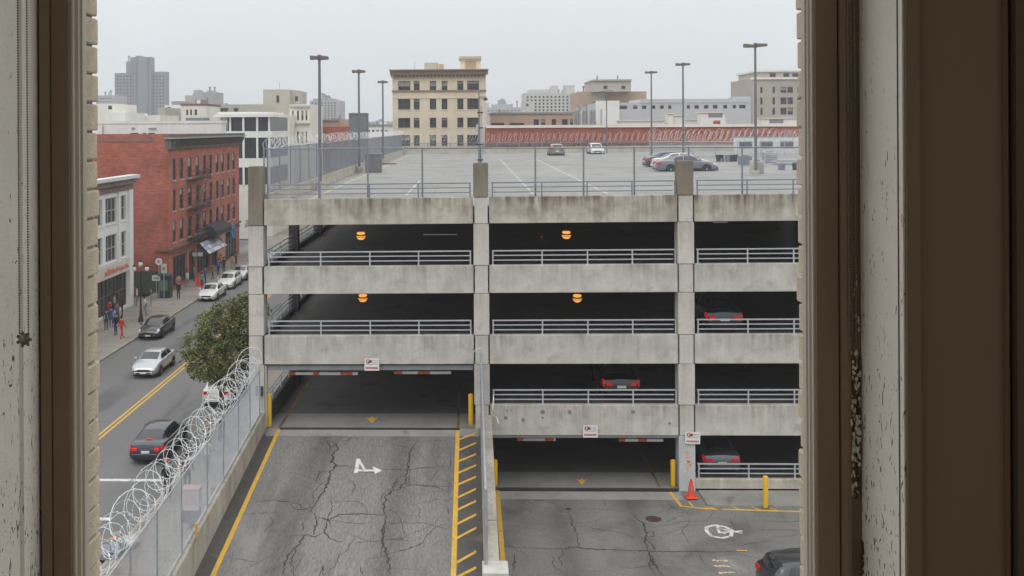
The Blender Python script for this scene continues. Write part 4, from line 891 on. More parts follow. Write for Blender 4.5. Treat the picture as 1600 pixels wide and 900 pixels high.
# modern glazed building at the bend of the street
Yg = 150; x0, x1 = P(345, 200, Yg).x, P(425, 200, Yg).x
o = thing('glazed_building', 'modern white-framed glass building beyond the red brick block', 'building', ((x0 + x1) / 2, Yg, 0))
def curvewall(px0, px1, bow, k=8):
    a_, b_ = P(px0, 200, Yg).x, P(px1, 200, Yg).x
    return [(a_ + (b_ - a_) * i / k, Yg - bow * math.sin(math.pi * (.15 + .85 * i / k))) for i in range(k + 1)]
def slab(name, px0, px1, py0, py1, m, bow=1.2, back=14, grow=0):
    pts = curvewall(px0, px1, bow); pts = [(x, y - grow) for x, y in pts]
    poly = pts + [(pts[-1][0], Yg + back), (pts[0][0], Yg + back)]
    return build(name, MB().prism(poly, P(385, py1, Yg).z, P(385, py0, Yg).z), m, o)
slab('roof_overhang', 337, 428, 178, 183, whitew, 1.3, 15, .5); slab('glazing', 357, 423, 183.2, 204.8, gls, 1.2); slab('spandrel', 345, 425, 205, 215, whitew, 1.2, 14, .25)
slab('glazing', 360, 423, 215.2, 246.8, gls, 1.2); slab('spandrel', 350, 425, 247, 261, whitew, 1.2, 14, .25); slab('glazing', 358, 423, 261.2, 287.8, gls, 1.2); slab('base_wall', 345, 425, 288, 372, pale, 1.2, 14, .1)
for px in (362, 383.5, 404, 421):
    t_ = (px - 357) / 66; yy = Yg - 1.2 * math.sin(math.pi * (.15 + .85 * t_)) - .15; a_ = P(px, 200, Yg).x
    build('mullion_or_added_bar', B(a_ - .14, a_ + .14, yy - .1, yy + .3, P(385, 288, Yg).z, P(385, 183, Yg).z), whitew, o)
slab('rooftop_wall', 341, 420, 175, 178, pale, .8, 12)
# right side of the skyline
o = bld('red_brick_wall', 'long red brick warehouse wall behind the far edge of the roof deck', 759.5, 196.5, 1330, 152, 12, redb, (), (), True)
addbox(o, 'coping', 759, 195.9, 1331, 197, 151.8, .6, pale); addbox(o, 'coping', 759, 226, 1331, 228.5, 151.85, .14, cor_d)
o = bld('brown_brick_house', 'low brown brick building with arched windows over the red wall', 767, 177.5, 896, 186, 14, tan, [(186.5, 196)], [(834, 842), (846, 852), (862, 869), (878, 887), (891, 895)], True, winfr, gls, (1, 0), .2); addbox(o, 'coping', 766, 175.8, 897, 178, 185.8, 14, M['roof_tar'])
for i, (a_, b_) in enumerate(((768, 788), (797, 819))): addbox(o, 'skylight', a_, 192, b_, 197, 180, 3, M['dkmetal'])
o = bld('metal_shed', 'grey ribbed metal shed between brown brick and white buildings', 894, 172, 931, 190, 10, mat('grey_sheet', (.36, .38, .38), .6, var=.1), (), (), True)
for k in range(9): addbox(o, 'rib', 895.5 + k * 4, 173, 896.8 + k * 4, 200, 189.85, .14, M['galvd'] if k % 3 else pale)
o = bld('tan_building', 'tan windowless building with a beige penthouse and pipe rail', 903, 143, 1010, 240, 20, tan, (), (), True)
addbox(o, 'penthouse', 927, 126, 986, 143, 236, 18, beige); addbox(o, 'penthouse', 927, 141, 945, 158, 239, .9, beige); addbox(o, 'coping', 926, 124, 987, 126, 235.5, 18, stone)
for a_ in (943, 971): addbox(o, 'window', a_, 134, a_ + 6, 139, 235.9, .08, gls)
for a_ in (933, 965): q0 = P(a_, 124, 240); build('aerial', MB().tube([q0, q0 + Vector((0, 0, .9))], .18, 5), M['galvd'], o)
o = bld('grey_white_building', 'long pale grey building with one row of square windows', 932, 160, 1173, 200, 16, greyw, [(164.5, 170)], [(966, 980), (989, 996), (1003, 1010), (1019, 1024), (1031, 1037), (1044, 1049), (1073, 1078), (1085, 1092), (1100, 1107), (1114, 1121), (1130, 1136), (1145, 1150), (1155, 1165)], True, winfr, gls, (1, 0), .2)
addbox(o, 'raised_end', 931, 157.5, 968, 196, 199.5, .48, whitew); addbox(o, 'coping', 1000, 155, 1173, 160, 199.9, 14, greyw); addbox(o, 'roof_house', 1150, 151, 1173, 155, 203, 6, greyw); addbox(o, 'drain_pipe', 939, 170, 940, 196, 199.3, .15, M['galvd'])
for i, (a_, t, b_, Y) in enumerate(((968, 188, 1035, 176), (1040, 186, 1135, 178), (1095, 175, 1133, 174), (1050, 180, 1070, 175), (1045, 177, 1052, 174), (1190, 184, 1250, 170))):
    o = thing('white_roof_house', ['long white roof house over the red wall, nearest the centre', 'low white roof strip behind the right lamp posts', 'white roof house with a dark louvre panel', 'small white roof box left of the louvred one', 'thin white flue box on the roofs', 'white roof boxes below the stone building'][i], 'roof house', tuple(P((a_ + b_) / 2, t, Y)), 'white roof structures over the red wall')
    addbox(o, 'wall', a_, t + 1.2, b_, 200, Y, 3, whitew); addbox(o, 'roof', a_ - 1, t, b_ + 1, t + 1.1, Y - .2, 3.4, pale)
    if i in (2, 5): addbox(o, 'louvre', a_ + 12, t + 2.5, a_ + 34, t + 8, Y - .06, .05, M['galvd'])
# stone building at the right with a rounded corner
o = bld('stone_building', 'brown grey stone building with grouped windows at the right edge of the view', 1175, 122, 1330, 222, 18, stone, [(135.5, 145), (152, 163), (168, 179)], [(1188, 1191.5), (1207, 1211), (1219.5, 1229), (1230.5, 1239), (1246, 1256)], True, winfr, gls, (1, 1), .25)
o2 = addbox(o, 'attic', 1184, 111, 1330, 122, 223, 16, mat('attic_stone', (.48, .45, .40), .9, var=.1)); addbox(o, 'coping', 1182, 109.5, 1331, 111.2, 222.6, 17, pale); addbox(o, 'coping', 1173.5, 121, 1331, 123, 221.6, .38, pale)
for a_ in (1203, 1224, 1238): addbox(o, 'attic_window', a_, 114.5, a_ + 9, 120, 222.94, .05, gls)
# dark hedge and plants under the red wall, seen over the deck edge
def leaves(mb, c, r, k, size, sq=(1, 1, 1), shell=.55, jit=.35):
    for _ in range(k):
        while True:
            v = Vector((rnd.uniform(-1, 1), rnd.uniform(-1, 1), rnd.uniform(-1, 1)))
            if shell < v.length < 1: break
        p = Vector(c) + Vector((v.x * r * sq[0], v.y * r * sq[1], v.z * r * sq[2]))
        a_ = Vector((rnd.gauss(0, 1), rnd.gauss(0, 1), rnd.gauss(0, 1))).normalized(); b_ = a_.orthogonal().normalized(); s_ = size * rnd.uniform(.6, 1.4)
        mb.quad(p - a_ * s_, p + b_ * s_ * .55, p + a_ * s_, p - b_ * s_ * .55)
leafm = mat('leaf_green', (.14, .165, .05), .6, var=.45, vs=1.7, spec=.3); leafm2 = mat('leaf_olive', (.24, .225, .10), .6, var=.4, vs=2.2, spec=.3); leafd = mat('hedge_leaf', (.045, .055, .03), .7, var=.4, vs=.6)
a_ = P(760, 230, 149).x; b_ = P(1010, 230, 149).x; o = thing('hedge', 'dark straggly hedge along the foot of the red brick wall', 'hedge', ((a_ + b_) / 2, 149, 9))
mb = MB(); x = a_
while x < b_: leaves(mb, (x, 149, 13.2 + rnd.uniform(-.4, .35)), rnd.uniform(.6, 1.0), 70, .16, shell=.2); x += .55
build('foliage', mb, leafd, o, kind='stuff'); mb = MB(); x = a_
while x < b_: mb.tube([(x, 149, 9), (x + rnd.uniform(-.2, .2), 149, 13.2)], .04, 4); x += 1.1
build('stem', mb, mat('bark', (.10, .075, .055), .9, var=.3, vs=3, bump=.4), o, kind='stuff')
build('planter_terrace', B(a_ - 1, 60, 146, 151.8, 0, 12.0), M['conc_low'], o)
# ------------------------------------------------------------------ red brick building on the street corner
XS, YS = -30.1, 98.3
ys = lambda px: XS / ray(px, 300)[0]                      # where a photo column meets the street front
YE = ys(373.5); ZT = 15.85
o = RB = thing('brick_building', 'red brick four-storey corner building with dark cornice, fire escape and shopfronts', 'building', (XS, YS, .15))
wpx = [(270, 274.5), (280.5, 286.5), (293.5, 299.5), (305.5, 311.5), (317.5, 322), (326.5, 331.5), (337, 341.5), (345.5, 350), (354.5, 359), (363, 367)]
holes = []
for (zt, zb) in ((13.45, 11.25), (10.3, 8.15), (7.15, 4.98)):
    for a_, b_ in wpx: holes.append((ys(a_), ys(b_), zb, zt))
shop = [(268.5, 289, .5, 3.45), (294, 303, .2, 3.3), (306, 325, .6, 3.4), (329, 338, .3, 3.4), (352, 368, .3, 4.0)]
hs = [(ys(a_), ys(b_), c, d) for a_, b_, c, d in shop]
mb = MB(); facade(mb, (XS, 0, 0), (0, 1, 0), YS, YE, 0, ZT, holes + hs, .14, (1, 0, 0)); build('wall', mb, redy, o)
for h in holes: window_part(o, (XS, 0, 0), (0, 1, 0), (1, 0, 0), h, .12, winfr, gls, (0, 1), M['conc_low'], None, rnd.choice((None, None, .55, .7)))
for i, h in enumerate(hs): window_part(o, (XS, 0, 0), (0, 1, 0), (1, 0, 0), h, .12, mat('shop_frame_green', (.03, .06, .055), .5), gls, (3, 1) if i in (0, 2, 4) else (1, 1))
mb = MB(); mb.quad((-62, YS, 0), (XS, YS, 0), (XS, YS, 15.2), (-62, YS, 15.2)); mb.quad((-62, YE, 0), (XS, YE, 0), (XS, YE, ZT), (-62, YE, ZT)); mb.quad((-62, YS, 0), (-62, YE, 0), (-62, YE, 15.2), (-62, YS, 15.2))
xr = P(243, 217, YS).x; mb.box(xr, XS - .001, YS, YS + .4, 15.2, ZT); build('wall', mb, redb, o)
build('roof', B(-62, XS - .31, YS + .3, YE, 14.8, 15.0), M['roof_tar'], o)
build('coping', B(-62, xr - .01, YS - .06, YS + .45, 15.2, 15.32), cor_d, o)
build('frieze', B(XS - .3, XS + .35, YS - .02, YE + .1, 14.45, 15.45), cor_d, o)
build('cornice', B(XS - .3, XS + .95, YS - .3, YE + .2, 15.46, 15.62), mat('cornice_edge', (.30, .29, .27), .7, var=.2), o); build('cornice', B(XS - .3, XS + .75, YS - .2, YE + .15, 15.625, 15.9), cor_d, o)
br0 = None
for k in range(34):
    y = YS + .3 + k * (YE - YS - .5) / 33
    if not br0: br0 = build('bracket', MB().extr([(XS + .351, -.85), (XS + .50, -.8), (XS + .82, -.02), (XS + .351, -.02)], 'y', -.09, .09), cor_d, o); br0.location = br0.location + Vector((0, y, 15.45))
    else: c = br0.copy(); C.objects.link(c); c.location = br0.location + Vector((0, y - (YS + .3), 0))
build('belt_course', B(XS - .2, XS + .28, YS - .25, YE, 4.28, 4.52), mat('brown_stone', (.20, .11, .085), .9, var=.15), o); build('belt_course', B(XS + .002, XS + .14, YS - .1, YE, 3.75, 3.9), MC['brown_stone'], o)
build('belt_course', B(P(241, 380, YS).x, XS - .21, YS - .2, YS - .002, 4.28, 4.52), MC['brown_stone'], o)
build('painted_base', B(P(206, 450, YS).x - 6, XS - .05, YS - .05, YS - .003, .1, 2.3), mat('dark_green_paint', (.055, .065, .052), .8, var=.35, vs=.7, blotch=[((.14, .10, .08), 1.2, .55, .15)]), o)
build('pier', B(XS + .001, XS + .12, YS, ys(268), .1, 3.74), redy, o); build('pier', B(XS + .001, XS + .10, ys(338.5), ys(350), .1, 4.2), mat('salmon_stucco', (.56, .26, .20), .9, var=.1), o)
for a_ in (290.5, 303.5, 325.8): build('pier', B(XS + .001, XS + .12, ys(a_), ys(a_ + 2.6), .1, 3.74), mat('salmon_pier', (.42, .17, .13), .9, var=.1), o)
# fire escape
y0, y1 = ys(291), ys(315)
fe = thing('fire_escape', 'black iron fire escape on the front of the red brick building', 'fire escape', (XS, y0, 4.8))
for z in (11.0, 7.85, 4.7):
    mb = MB()
    for k in range(8): mb.box(XS + .08 + k * .13, XS + .13 + k * .13, y0, y1, z, z + .04)
    mb.box(XS + .02, XS + 1.1, y0, y0 + .06, z - .08, z); mb.box(XS + .02, XS + 1.1, y1 - .06, y1, z - .08, z); f_ = build('platform', mb, M['dkmetal'], fe)
    mb = MB()
    for h in (.5, 1.0): mb.tube([(XS + .05, y0, z + h), (XS + 1.1, y0, z + h), (XS + 1.1, y1, z + h), (XS + .05, y1, z + h)], .03, 4)
    y = y0
    while y <= y1 + .01: mb.tube([(XS + 1.1, y, z), (XS + 1.1, y, z + 1)], .018, 4); y += .22
    build('railing', mb, M['dkmetal'], f_, kind='stuff')
    mb = MB(); mb.tube([(XS + .05, y0 + .05, z - .9), (XS + 1.05, y0 + .05, z - .05)], .03, 4); mb.tube([(XS + .05, y1 - .05, z - .9), (XS + 1.05, y1 - .05, z - .05)], .03, 4); build('brace', mb, M['dkmetal'], f_, kind='stuff')
for z in (7.85, 4.7):
    mb = MB()
    for dx in (.35, .85): mb.tube([(XS + dx, y0 + .5, z), (XS + dx, y1 - .3, z + 3.15)], .03, 4)
    for k in range(12): t = k / 12; mb.tube([(XS + .35, y0 + .5 + t * (y1 - y0 - .8), z + 3.15 * t), (XS + .85, y0 + .5 + t * (y1 - y0 - .8), z + 3.15 * t)], .02, 4)
    build('stair', mb, M['dkmetal'], fe, kind='stuff')
mb = MB()
for dy in (0, .4): mb.tube([(XS + .95, y0 + .5 + dy, 2.6), (XS + .95, y0 + .5 + dy, 4.7)], .025, 4)
for k in range(6): mb.tube([(XS + .95, y0 + .5, 2.7 + k * .35), (XS + .95, y0 + .9, 2.7 + k * .35)], .018, 4)
build('drop_ladder', mb, M['dkmetal'], fe, kind='stuff')
# shop canopies and signs
ya, yb = ys(318), ys(343)
o = thing('awning', 'dark round-fronted awning above the shop signs of the red brick building', 'awning', (XS, ya, 4))
build('canopy', MB().extr([(XS + .14, 5.6), (XS + .7, 5.45), (XS + 1.4, 4.9), (XS + 1.5, 4.3), (XS + .14, 4.55)], 'y', ya, yb), mat('awning_black', (.035, .035, .035), .8, var=.2), o); build('frame', MB().tube([(XS + .1, ya, 4.5), (XS + 1.5, ya, 4.3), (XS + 1.5, yb, 4.3), (XS + .1, yb, 4.5)], .04, 5), M['dkmetal'], o)
ya, yb = ys(305), ys(335)
o = thing('shop_sign', 'long tilted lightbox sign with white, blue and lilac patches under the dark awning', 'sign', (XS + 1.2, ya, 3))
sgm = [mat('sign_lilac', (.42, .42, .58), .5, var=.1), mat('sign_pale', (.66, .68, .66), .5, var=.1), mat('sign_blue', (.08, .25, .45), .5, var=.1), mat('sign_sand', (.6, .55, .4), .5, var=.1)]
build('sign_box', MB().extr([(XS + .4, 3.95), (XS + 1.5, 2.75), (XS + 1.35, 2.62), (XS + .25, 3.8)], 'y', ya, yb), M['dkmetal'], o)
for r_ in range(3):
    for k in range(9):
        t0, t1 = r_ / 3 + .02, (r_ + 1) / 3 - .02; yy = ya + .1 + k * (yb - ya - .2) / 9
        p0, p1 = Vector((XS + .42 + 1.1 * t0, 0, 3.97 - 1.2 * t0)), Vector((XS + .42 + 1.1 * t1, 0, 3.97 - 1.2 * t1)); w_ = (yb - ya) / 9 - .08
        mb = MB().quad((p0.x, yy, p0.z), (p1.x, yy, p1.z), (p1.x, yy + w_, p1.z), (p0.x, yy + w_, p0.z)); build('sign_panel', mb, sgm[rnd.choice((0, 0, 1, 1, 3, 2 if k > 6 else 0))], o)
o = thing('round_sign', 'blue arched sign over the far doorway of the red brick building', 'sign', (XS + .4, ys(356), 3.5)); build('sign_face', MB().lathe([(.95, 0), (.95, .15)], (XS + .15, ys(361), 3.6), 16, 'x'), sgm[2], o); build('emblem', MB().lathe([(.5, 0), (.45, .03)], (XS + .301, ys(361), 3.6), 12, 'x'), mat('sign_navy', (.03, .09, .28), .5), o)
o = thing('shop_sign', 'small white projecting sign over the doorway under the fire escape', 'sign', (XS, ys(298), 2.9)); build('sign_face', B(XS + .15, XS + 1.2, ys(298), ys(298) + .15, 2.75, 3.15), sgm[1], o); build('bracket', B(XS + .12, XS + 1.2, ys(298) + .03, ys(298) + .08, 3.16, 3.22), M['dkmetal'], o)

# ------------------------------------------------------------------ white building at the left edge
XW = -31.5; yw = lambda px: XW / ray(px, 350)[0]; YW = yw(205)
o = thing('white_shop_building', 'white painted three-storey shop building with a brown cornice at the left edge', 'building', (XW, YW, .15))
holes = [(yw(a_), yw(b_), zb, zt) for a_, b_ in ((165, 182.5), (188.5, 197)) for zt, zb in ((10.45, 8.2), (7.2, 4.85))] + [(yw(146), yw(160), zb, zt) for zt, zb in ((10.45, 8.2), (7.2, 4.85))]
sh = [(yw(150), yw(198.5), .4, 3.5)]
mb = MB(); facade(mb, (XW, 0, 0), (0, 1, 0), 60, YW, 0, 11.7, holes + sh, .25, (1, 0, 0)); mb.quad((XW, YW, 0), (-60, YW, 0), (-60, YW, 11.7), (XW, YW, 11.7)); mb.quad((XW, 60, 0), (-60, 60, 0), (-60, 60, 11.7), (XW, 60, 11.7)); mb.quad((XW, 60, 11.7), (-60, 60, 11.7), (-60, YW, 11.7), (XW, YW, 11.7))
build('wall', mb, whitew, o)
for h in holes: window_part(o, (XW, 0, 0), (0, 1, 0), (1, 0, 0), h, .22, winfw, gls, (2 if h[1] - h[0] > 2 else 1, 1), whitew)
for h in sh: window_part(o, (XW, 0, 0), (0, 1, 0), (1, 0, 0), h, .22, winfr, mat('shop_glass_dark', (.04, .04, .035), .2, var=.6, vs=1.2), (7, 1))
build('cornice', B(XW - .2, XW + .75, 60, YW + .35, 11.95, 12.25), mat('cornice_white', (.6, .6, .6), .8, var=.1), o); build('cornice', B(XW - .2, XW + .45, 60, YW + .2, 11.45, 11.945), mat('cornice_brown', (.22, .15, .125), .85, var=.2), o); build('frieze', B(XW + .001, XW + .16, 60, YW + .05, 10.9, 11.445), MC['cornice_brown'], o)
build('pilaster', B(XW + .001, XW + .2, yw(199), YW + .02, .15, 10.89), whitew, o); build('pilaster', B(XW + .001, XW + .12, yw(184), yw(187), 4.6, 10.89), whitew, o)
sb = build('fascia', B(XW + .001, XW + .18, 60, yw(198.8), 3.55, 4.65), mat('fascia_cream', (.62, .56, .5), .7, var=.1), o, 'pale shop fascia with faded red lettering')
mb = MB(); y = yw(160)
while y < yw(197):                         # faded script strokes
    w_ = rnd.uniform(.18, .4); z_ = 3.85; mb.tube([(XW + .2, y, z_), (XW + .2, y + w_ * .3, z_ + rnd.uniform(.25, .5)), (XW + .2, y + w_ * .6, z_ + rnd.uniform(0, .15)), (XW + .2, y + w_, z_ + rnd.uniform(.1, .3))], .045, 4); y += w_ + .08
build('lettering', mb, mat('faded_red', (.62, .18, .14), .7, var=.1), sb, kind='stuff'); build('emblem', MB().lathe([(.3, 0), (.3, .03)], (XW + .181, yw(166), 4.1), 12, 'x'), MC['faded_red'], sb)

# ------------------------------------------------------------------ street furniture on the far sidewalk
def post_at(px, py): return G(px, py, .15)
p = post_at(220, 503); zt = P(217, 411, p.y).z
o = thing('street_lamp', 'dark green cast street lamp with three white globes on the far sidewalk', 'street lamp', tuple(p)); gm = mat('lamp_iron_green', (.03, .045, .04), .5, metal=.3)
build('pole', MB().lathe([(.24, 0), (.22, .3), (.13, .5), (.08, 1.2), (.07, zt - .8)], p, 10), gm, o, smooth=True)
build('arm', MB().tube([(p.x - .55, p.y, zt - .75), (p.x, p.y, zt - .9), (p.x + .55, p.y, zt - .75)], .035, 5), gm, o)
for dx, dz in ((0, -.1), (-.55, -.5), (.55, -.5)):
    build('globe', MB().lathe([(.05, -.2), (.15, -.12), (.19, .0), (.15, .13), (.05, .19)], (p.x + dx, p.y, zt + dz), 12), mat('white_globe', (.72, .71, .66), .3, var=.05), o, smooth=True)
    build('finial', MB().lathe([(.12, .2), (.1, .3), (.02, .38)], (p.x + dx, p.y, zt + dz), 8), gm, o)
def signpost(px, py, top, hw, hh, label, col=None, rnd_=False, cat='sign'):
    p = post_at(px, py); t = P(px, top, p.y); o = thing('sign_post', label, cat, tuple(p)); build('pole', MB().tube([p, (p.x, p.y, t.z)], .045, 6), M['galv'], o)
    y = p.y - .06
    if rnd_: f_ = build('sign_face', MB().lathe([(hw, 0), (hw, .03)], (p.x, y, t.z - hw), 16, 'y'), col or M['white'], o); build('legend', MB().lathe([(hw * .5, 0), (hw * .5, .008)], (p.x, y - .009, t.z - hw), 12, 'y'), mat('sign_grey2', (.3, .32, .34), .6), f_)
    else:
        f_ = build('sign_face', B(p.x - hw, p.x + hw, y, y + .03, t.z - 2 * hh, t.z), col or M['white'], o, bevel=.03); build('legend', B(p.x - hw * .6, p.x + hw * .6, y - .009, y - .001, t.z - 1.4 * hh, t.z - .7 * hh), MC.get('sign_grey2') or mat('sign_grey2', (.3, .32, .34), .6), f_)
    return o
signpost(248.5, 466, 403, .34, .3, 'round white sign on a pole before the brick side wall', None, True)
signpost(256.5, 468, 412, .28, .45, 'rounded white rectangular sign right of the round one', mat('sign_cream', (.62, .62, .52), .5))
signpost(244.5, 466, 430, .40, .27, 'pale blue and white sign on a thick white post by the dark green wall', sgm[1])
p = post_at(256, 466); o = thing('kiosk', 'dark green street kiosk behind the sign posts', 'kiosk', tuple(p)); build('kiosk_body', B(p.x - .6, p.x + .6, p.y, p.y + .9, .16, 2.3), mat('kiosk_green', (.025, .055, .045), .5, var=.2), o, bevel=.04); build('roof', MB().lathe([(.8, 0), (.7, .12), (.1, .4)], (p.x, p.y + .45, 2.3), 8), MC['kiosk_green'], o); build('poster', B(p.x - .4, p.x + .4, p.y - .02, p.y - .002, .9, 1.9), mat('poster_green', (.12, .22, .17), .6, var=.3, vs=5), o)
for px, py, c_, lb in ((311, 447, M['red'], 'red sandwich board on the sidewalk by the parked white car'), (285, 437, M['red'], 'red box in front of the dark shop windows')):
    p = post_at(px, py); o = thing('sandwich_board', lb, 'board', tuple(p)); build('panel', MB().extr([(p.y - .3, .15), (p.y - .03, 1.1), (p.y + .0, 1.1), (p.y - .22, .15)], 'x', p.x - .3, p.x + .3), c_, o); build('panel', MB().extr([(p.y + .3, .15), (p.y + .03, 1.1), (p.y + .01, 1.1), (p.y + .22, .15)], 'x', p.x - .3, p.x + .3), c_, o)
p = post_at(328, 420); o = thing('street_pole', 'dark pole standing before the lit shop signs', 'pole', tuple(p)); build('pole', MB().tube([p, (p.x, p.y, 5.6)], .1, 8), M['dkmetal'], o); build('base', MB().lathe([(.2, 0), (.18, .6), (.11, .7)], p, 8), M['dkmetal'], o)
for i, (px, py) in enumerate(((228, 500), (236, 478))):
    p = post_at(px, py); o = thing('parking_meter', ['parking meter on the kerb beside the black parked car', 'parking meter farther up the kerb behind the street lamp'][i], 'parking meter', tuple(p), 'parking meters along the kerb'); build('post', MB().tube([p, (p.x, p.y, 1.3)], .04, 6), M['galvd'], o); build('meter_head', MB().lathe([(.07, 0), (.12, .12), (.11, .28), (.03, .36)], (p.x, p.y, 1.3), 8), M['galvd'], o)
# near sidewalk, seen through the fence
c = P(299, 800, 40.2); o = thing('newspaper_box', 'pale pinkish and dark newspaper box on the sidewalk behind the fence', 'newspaper box', (c.x, 40.2, .15))
build('cabinet', B(c.x - .35, c.x + .35, 40, 40.5, .95, 1.75), mat('box_pink', (.58, .53, .53), .6, var=.1, vs=4), o, bevel=.02); build('lower_cabinet', B(c.x - .33, c.x + .33, 40.02, 40.48, .42, .945), mat('box_dark', (.08, .085, .10), .6, var=.1), o, bevel=.02)
build('pedestal', B(c.x - .1, c.x + .12, 40.15, 40.35, .15, .42), M['dkmetal'], o); build('door_window', B(c.x - .25, c.x + .25, 39.985, 39.998, 1.2, 1.65), mat('box_print', (.5, .38, .38), .5, var=.3, vs=12), o); build('cap', B(c.x - .38, c.x + .38, 39.97, 40.53, 1.751, 1.83), mat('box_red', (.50, .36, .34), .6, var=.1), o)
for i, (px, py, X_) in enumerate(((322, 800, -10.6), )):
    o = thing('newspaper_box', 'brown newspaper box beside the pale pink one behind the fence', 'newspaper box', (X_, 41.4, .15)); build('cabinet', B(X_ - .3, X_ + .3, 41.2, 41.7, .6, 1.5), mat('box_brown', (.16, .12, .10), .6, var=.1), o, bevel=.02); build('pedestal', B(X_ - .1, X_ + .1, 41.35, 41.55, .15, .6), M['dkmetal'], o)
q = G(170, 865, .15); o = thing('tarpaulin', 'crumpled grey and orange tarpaulin heap on the near sidewalk corner', 'tarpaulin', tuple(q))
for k, (dx, dy, r_, m_) in enumerate(((0, 0, .6, M['galvd']), (.4, .7, .45, mat('tarp_pale', (.45, .46, .45), .8, var=.2, vs=4)), (-.1, .9, .25, mat('tarp_orange', (.55, .25, .12), .8, var=.2, vs=6)))):
    mb = MB().lathe([(r_ * 1.1, 0), (r_, r_ * .35), (r_ * .6, r_ * .62), (r_ * .1, r_ * .7)], (q.x + dx, q.y + dy, .152), 11); mb.v = [(x + rnd.uniform(-.09, .09), y + rnd.uniform(-.09, .09), z + (rnd.uniform(-.04, .08) if z > .16 else 0)) for x, y, z in mb.v]; build('fold', mb, m_, o)

# ------------------------------------------------------------------ trees
def tree(name, label, base, h, crown, leafs, seed=1):
    o = thing(name, label, 'tree', base); bx_, by_, bz = base; m_ = MB(); T = Vector(base)
    m_.tube([T, T + Vector((.05, .03, h * .25)), T + Vector((-.03, .06, h * .45)), T + Vector((.1, 0, h * .7))], [.17, .13, .11, .05], 9)
    for k in range(9):
        a_ = k * 2.4 + rnd.random(); z_ = h * rnd.uniform(.35, .6); r_ = rnd.uniform(.8, 1.5); m_.tube([T + Vector((0, 0, z_)), T + Vector((math.cos(a_) * r_ * .5, math.sin(a_) * r_ * .5, z_ + .7)), T + Vector((math.cos(a_) * r_, math.sin(a_) * r_, z_ + 1.5))], [.07, .045, .015], 5)
    build('trunk', m_, MC['bark'], o, smooth=True)
    ms = [MB(), MB(), MB()]
    for (dx, dy, dz, r_, k) in crown:
        cc_ = T + Vector((dx, dy, dz))
        for _ in range(k):
            d = Vector((rnd.gauss(0, 1), rnd.gauss(0, 1), rnd.gauss(0, 1))).normalized() * r_ * rnd.uniform(.55, 1.0) ** .6
            leaves(ms[rnd.choice((0, 0, 1, 2))], cc_ + d, rnd.uniform(.16, .3), 16, .062, shell=.1)
    for mm, mt in zip(ms, leafs): build('crown', mm, mt, o, kind='stuff')
    return o
ctr = P(334, 535, 51.5); bz = .15
tree('street_tree', 'dense green street tree beside the left corner of the garage', (-13.05, 51.5, bz), 6.2,
     [(-.1, 0, 5.4, 1.15, 190), (.9, .2, 5.9, 1.1, 170), (1.7, 0, 6.6, .9, 120), (-.4, -.3, 4.2, 1.1, 150), (.7, -.3, 4.5, 1.2, 180), (.2, 0, 6.5, .8, 90), (1.6, 0, 4.6, 1.0, 120), (.1, 0, 3.5, .75, 70), (1.4, .3, 7.1, .55, 50), (-1.2, .1, 5.0, .8, 100), (-1.0, 0, 3.9, .7, 70), (1.0, 0, 7.0, .6, 50), (-.6, 0, 6.2, .6, 50), (.5, 0, 3.2, .6, 45), (-1.75, .1, 4.6, .4, 22)],
     [leafm, leafm2, mat('leaf_dark', (.07, .08, .03), .6, var=.4, vs=2)])
tree('street_tree', 'small dark tree at the far end of the red brick building', (-27.6, 128, .15), 4.6, [(0, 0, 4.2, 1.3, 80), (1, 0, 4.8, 1.0, 50), (-.8, .2, 3.8, .9, 40)], [leafd, leafm, leafd])
for i, (px, Y) in enumerate(((381, 140), (386, 165))):
    bld('far_street_house', ['pale house glimpsed past the red brick corner up the street', 'tan house farthest up the street'][i], px - 14, 285 - i * 15, px + 18, Y + 22, 10, [pale, beige][i], [(300, 306), (318, 324)], rng_(px - 10, 6, 3, 4), True, d=.15)
# ================================================================== VEHICLES
# station: (y, belt height, roof height, half width, roof half width, sill height)
SED = [(-2.32, .60, .62, .66, .40, .34), (-2.29, .80, .82, .76, .45, .28), (-2.22, .94, .97, .83, .5, .24), (-2.0, 1.01, 1.04, .87, .55, .22), (-1.72, 1.03, 1.07, .89, .58, .22), (-1.45, 1.02, 1.20, .90, .60, .22),
       (-1.0, 1.01, 1.38, .91, .60, .22), (-.45, 1.0, 1.44, .915, .61, .21), (.1, .985, 1.445, .915, .61, .21), (.5, .97, 1.40, .91, .60, .21), (.95, .955, 1.18, .90, .61, .21), (1.25, .945, 1.0, .89, .60, .22),
       (1.6, .90, .95, .88, .56, .22), (2.0, .80, .85, .84, .52, .23), (2.22, .68, .71, .77, .46, .25), (2.32, .48, .5, .68, .4, .30)]
HAT = [(-2.15, .70, .74, .74, .45, .34), (-2.12, .98, 1.02, .83, .5, .28), (-2.02, 1.06, 1.22, .87, .56, .24), (-1.85, 1.07, 1.42, .89, .60, .22), (-1.5, 1.06, 1.50, .90, .62, .22), (-1.0, 1.05, 1.53, .91, .63, .22),
       (-.4, 1.03, 1.54, .915, .63, .21), (.15, 1.01, 1.53, .915, .63, .21), (.55, .99, 1.45, .91, .62, .21), (1.0, .975, 1.20, .90, .62, .21), (1.3, .96, 1.03, .89, .60, .22), (1.6, .92, .97, .88, .56, .22), (2.0, .83, .88, .84, .52, .23), (2.2, .7, .73, .77, .46, .25), (2.3, .5, .52, .68, .4, .30)]
COU = [(y, b * .97, r * .94 if r > 1.1 else r * .97, w, wr * .95, s) for y, b, r, w, wr, s in SED]
PAR = {'sedan': (SED, -1.72, -1.0, .5, 1.25), 'hatch': (HAT, -2.08, -1.72, .55, 1.3), 'coupe': (COU, -1.85, -.85, .4, 1.25)}
